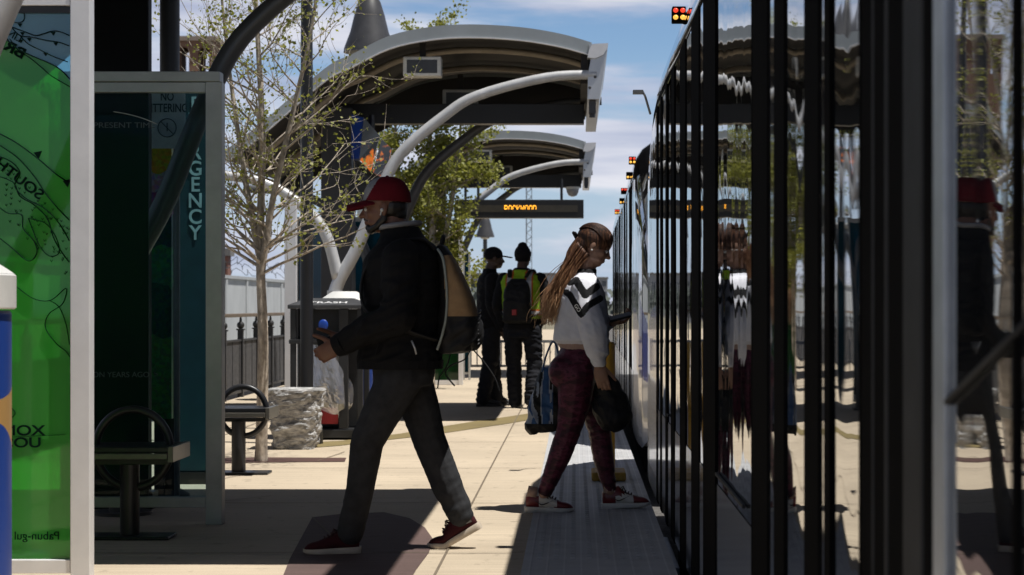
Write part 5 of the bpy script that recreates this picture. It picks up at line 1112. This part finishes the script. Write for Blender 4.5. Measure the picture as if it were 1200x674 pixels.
# her phone and bag
M_scr2 = mat('phone_screen_dark', (.004,.005,.008), .35, spec=.2)
p2 = empty('phone', 'slim dark phone held out flat in the woman\'s hand', 'phone', (WX+.17,WY-.06,1.115)); Mr = Matrix.Rotation(R(-14),4,'Y') @ Matrix.Rotation(R(18),4,'X')
mb = MB(); mb.box(-.055,.075,-.036,.036,-.006,.006, M=Mr); mb.build('case', M_phone, p2, bevel=.004); mb = MB(); mb.box(-.052,.072,-.033,.033,.0063,.008, M=Mr); mb.build('screen', M_scr2, p2)
M_bagk = cloth('bag_black', (.008,.008,.009), rough=.55); M_bagb = cloth('bag_blue', (.03,.085,.22), rough=.4); M_bagw = cloth('bag_pale', (.30,.34,.42), rough=.4)
db = empty('tote_bag', 'black tote bag with a blue and pale side hanging behind the woman, at her back', 'bag', (WX,WY,0), 0)
mb = MB(); rings = []
for i in range(13):
    t = i/12; z = .455+.37*t; xl = -.375+.10*t**1.4; xr = -.12-.02*t; hy = .085*(1-.55*t**1.6)
    if i in (0,): xl += .03; hy *= .7
    rings.append([((xl+xr)/2+(xr-xl)/2*math.copysign(abs(math.cos(a))**.6,math.cos(a)), .085+hy*math.copysign(abs(math.sin(a))**.6,math.sin(a)), z+.02*math.cos(a)*(1-t)) for a in [2*math.pi*q_/28 for q_ in range(28)]])
mb.loft(rings)
def dpick(c, n):
    v = noise.noise(Vector((c.x*30,c.y*5,c.z*4+2)))
    if c.z < .50 or c.x > -.205: return 0
    return 1 if v > -.05 else (2 if v > -.3 else 0)
fuse(mb, 'bag', [M_bagk, M_bagb, M_bagw], db, .006, 4, folds(.012,9,9), dpick)
for yy in (.05,.12):
    mb = MB(); mb.tube(spline([(-.27,yy,.80),(-.245,yy,.90),(-.205,.085,.975),(-.175,yy,.90),(-.17,yy,.80)],6), .011, 8, flat=.5); mb.build('handle', M_bagb, db, smooth=True)
mb = MB(); mb.tube(spline([(-.205,.09,.97),(-.16,.13,1.12),(-.10,.16,1.30),(-.03,.165,1.365),(.05,.15,1.25)],6), .012, 8, flat=.5); mb.build('shoulder_strap', M_bagk, db, smooth=True)
hb = empty('hand_bag', 'soft black bag hanging from the woman\'s near hand, in front of her', 'bag', (WX,WY,0), 0)
mb = MB(); mb.sphere((.125,-.115,.60), (.105,.075,.125)); mb.sphere((.14,-.115,.555), (.105,.08,.09)); mb.sphere((.11,-.115,.70), (.075,.06,.085)); fuse(mb, 'bag', M_bagk, hb, .006, 5, folds(.014,8,8))
for yy in (-.15,-.09):
    mb = MB(); mb.tube(spline([(.05,yy,.70),(.06,-.17,.755),(.08,-.185,.775),(.10,-.17,.765),(.16,yy,.70)],6), .010, 8, flat=.5); mb.build('handle', M_bagk, hb, smooth=True)

# ---------------------------------------------------------------- the two workers
M_navy = cloth('dark_navy', (.014,.015,.02)); M_dk = cloth('black_cloth', (.009,.009,.011)); M_boot = mat('black_boot', (.012,.012,.012), .5); M_hiv = cloth('hi_vis_lime', (.33,.56,.03)); M_ora = cloth('hi_vis_orange', (.62,.16,.03)); M_sil = mat('reflective_silver', (.55,.55,.56), .35, .2)
def worker(label, loc, rz, legs, arms, jm, hat):
    w = empty('person', label, 'person', loc, rz); mb = MB(); H = head(mb, (.045,0,1.655), 1.03, .05)
    mb.chain([(-.02,0,1.47),(.02,0,1.58)], [.062,.058]); erings(mb, [(.85,0,0,.10,.15),(1.0,0,0,.10,.14),(1.25,0,0,.11,.16),(1.42,-.01,0,.10,.18),(1.5,-.01,0,.06,.08)])
    for ar in arms: mb.chain(ar[:3], [.05,.04,.027])
    for (sy, ar) in zip((1,-1), arms):
        d = Vector(ar[2])-Vector(ar[1]); hand(mb, ar[2], d, (0,-sy,0), (1,0,.1), 1., curl=(.35,.5,.4))
    for l in legs: mb.chain(l, [.085,.055,.04])
    fuse(mb, 'body', M_skinD, w, .009, 3); eyes(w, H)
    mb = MB(); erings(mb, [(.86,0,0,.15,.19),(.95,0,0,.15,.19),(1.1,0,0,.145,.19),(1.28,0,0,.145,.20),(1.38,-.008,0,.135,.215),(1.44,-.012,0,.11,.19),(1.49,-.012,0,.085,.11),(1.53,-.005,0,.075,.08)])
    for ar in arms: mb.chain(ar[:3], [.082,.07,.048])
    fuse(mb, 'jacket', jm, w, .011, 4, folds(.012,6,14))
    mb = MB(); erings(mb, [(.78,-.01,0,.125,.165),(.85,-.01,0,.135,.175),(.93,-.005,0,.13,.17)])
    for l in legs: mb.chain(l, [.11,.085,.075])
    fuse(mb, 'trousers', M_navy, w, .011, 4, folds(.014,6,16))
    for l in legs:
        a = l[2]; shoe(w, (a[0]+.02,a[1]), 0, .285, name='boot', upper=M_boot, sole=M_boot, collar_h=.12)
    if hat == 'cap':
        mb = MB(); mb.sphere(H @ Vector((-.012,0,.035)), (.108,.09,.09)); c = fuse(mb, 'cap', M_dk, w, .006, 3)
        mb = MB(); mb.box(.07,.19,-.07,.07,.03,.04, M=H @ Matrix.Rotation(.12,4,'Y')); mb.build('brim', M_dk, c, bevel=.02)
    else:
        mb = MB(); mb.sphere(H @ Vector((-.014,0,.03)), (.110,.092,.105)); mb.sphere(H @ Vector((-.02,0,.11)), (.06,.055,.05)); fuse(mb, 'beanie', M_dk, w, .006, 3, folds(.003,40,10))
    w.scale = (1.05,1.05,1.05); return w
WYk = 23.0; sA = F/WYk
worker('worker in a dark jacket and peaked cap standing sideways, left of the hi vis vest', ((573-675)/sA,WYk+.35,0), .18,
  [[(0,.09,.85),(.04,.1,.47),(.08,.11,.08)],[(0,-.09,.85),(-.02,-.1,.47),(-.10,-.1,.08)]], [[(0,.2,1.40),(-.02,.25,1.12),(.10,.22,.90)],[(0,-.2,1.40),(-.02,-.26,1.12),(.09,-.24,.88)]], M_dk, 'cap')
wB = worker('worker seen from behind in a beanie and lime and orange hi vis vest', ((612-675)/sA,WYk-.1,0), R(78),
  [[(0,.1,.85),(.07,.11,.47),(.05,.09,.08)],[(0,-.11,.85),(.02,-.14,.47),(-.12,-.13,.10)]], [[(0,.2,1.40),(-.0,.27,1.13),(.10,.24,.92)],[(0,-.2,1.40),(.02,-.27,1.13),(.14,-.2,.95)]], M_dk, 'beanie')
mb = MB(); erings(mb, [(.98,0,0,.168,.215),(1.12,0,0,.165,.217),(1.28,0,0,.163,.225),(1.38,-.008,0,.152,.238),(1.445,-.012,0,.126,.205),(1.495,-.012,0,.098,.125),(1.515,-.01,0,.092,.10)])
def vpick(c, n):
    a = abs(c.y)
    if .085 < a < .135 and c.z > 1.12: return 2
    if .065 < a < .155 and c.z > 1.12: return 1
    if 1.03 < c.z < 1.06: return 2
    if 1.015 < c.z < 1.08: return 1
    return 0
fuse(mb, 'vest', [M_hiv, M_ora, M_sil], wB, .011, 3, folds(.006,6,12), vpick)
b2 = empty('backpack', 'dark backpack on the hi vis worker, with a small red tag', 'backpack', wB.location, R(78)); b2.scale = (1.05,1.05,1.05)
mb = MB(); erings(mb, [(.93,-.20,0,.06,.13),(.96,-.23,0,.085,.155),(1.15,-.24,0,.095,.145),(1.28,-.225,0,.08,.14),(1.37,-.20,0,.06,.11),(1.41,-.19,0,.035,.08)], pw=.6); fuse(mb, 'pack', M_bpk, b2, .01, 4, folds(.008,8,12))
for s in (-1,1):
    mb = MB(); mb.tube(spline([(-.19,s*.09,1.43),(-.10,s*.115,1.50),(.02,s*.13,1.50),(.14,s*.13,1.36),(.16,s*.15,1.2),(.02,s*.235,1.08),(-.18,s*.15,1.0)],6), .024, 8, flat=.35); mb.build('shoulder_strap', M_bpk, b2, smooth=True)
mb = MB(); mb.box(-.345,-.33,-.02,.03,1.02,1.08); mb.build('red_tag', MATS['red_paint'], b2, bevel=.003)
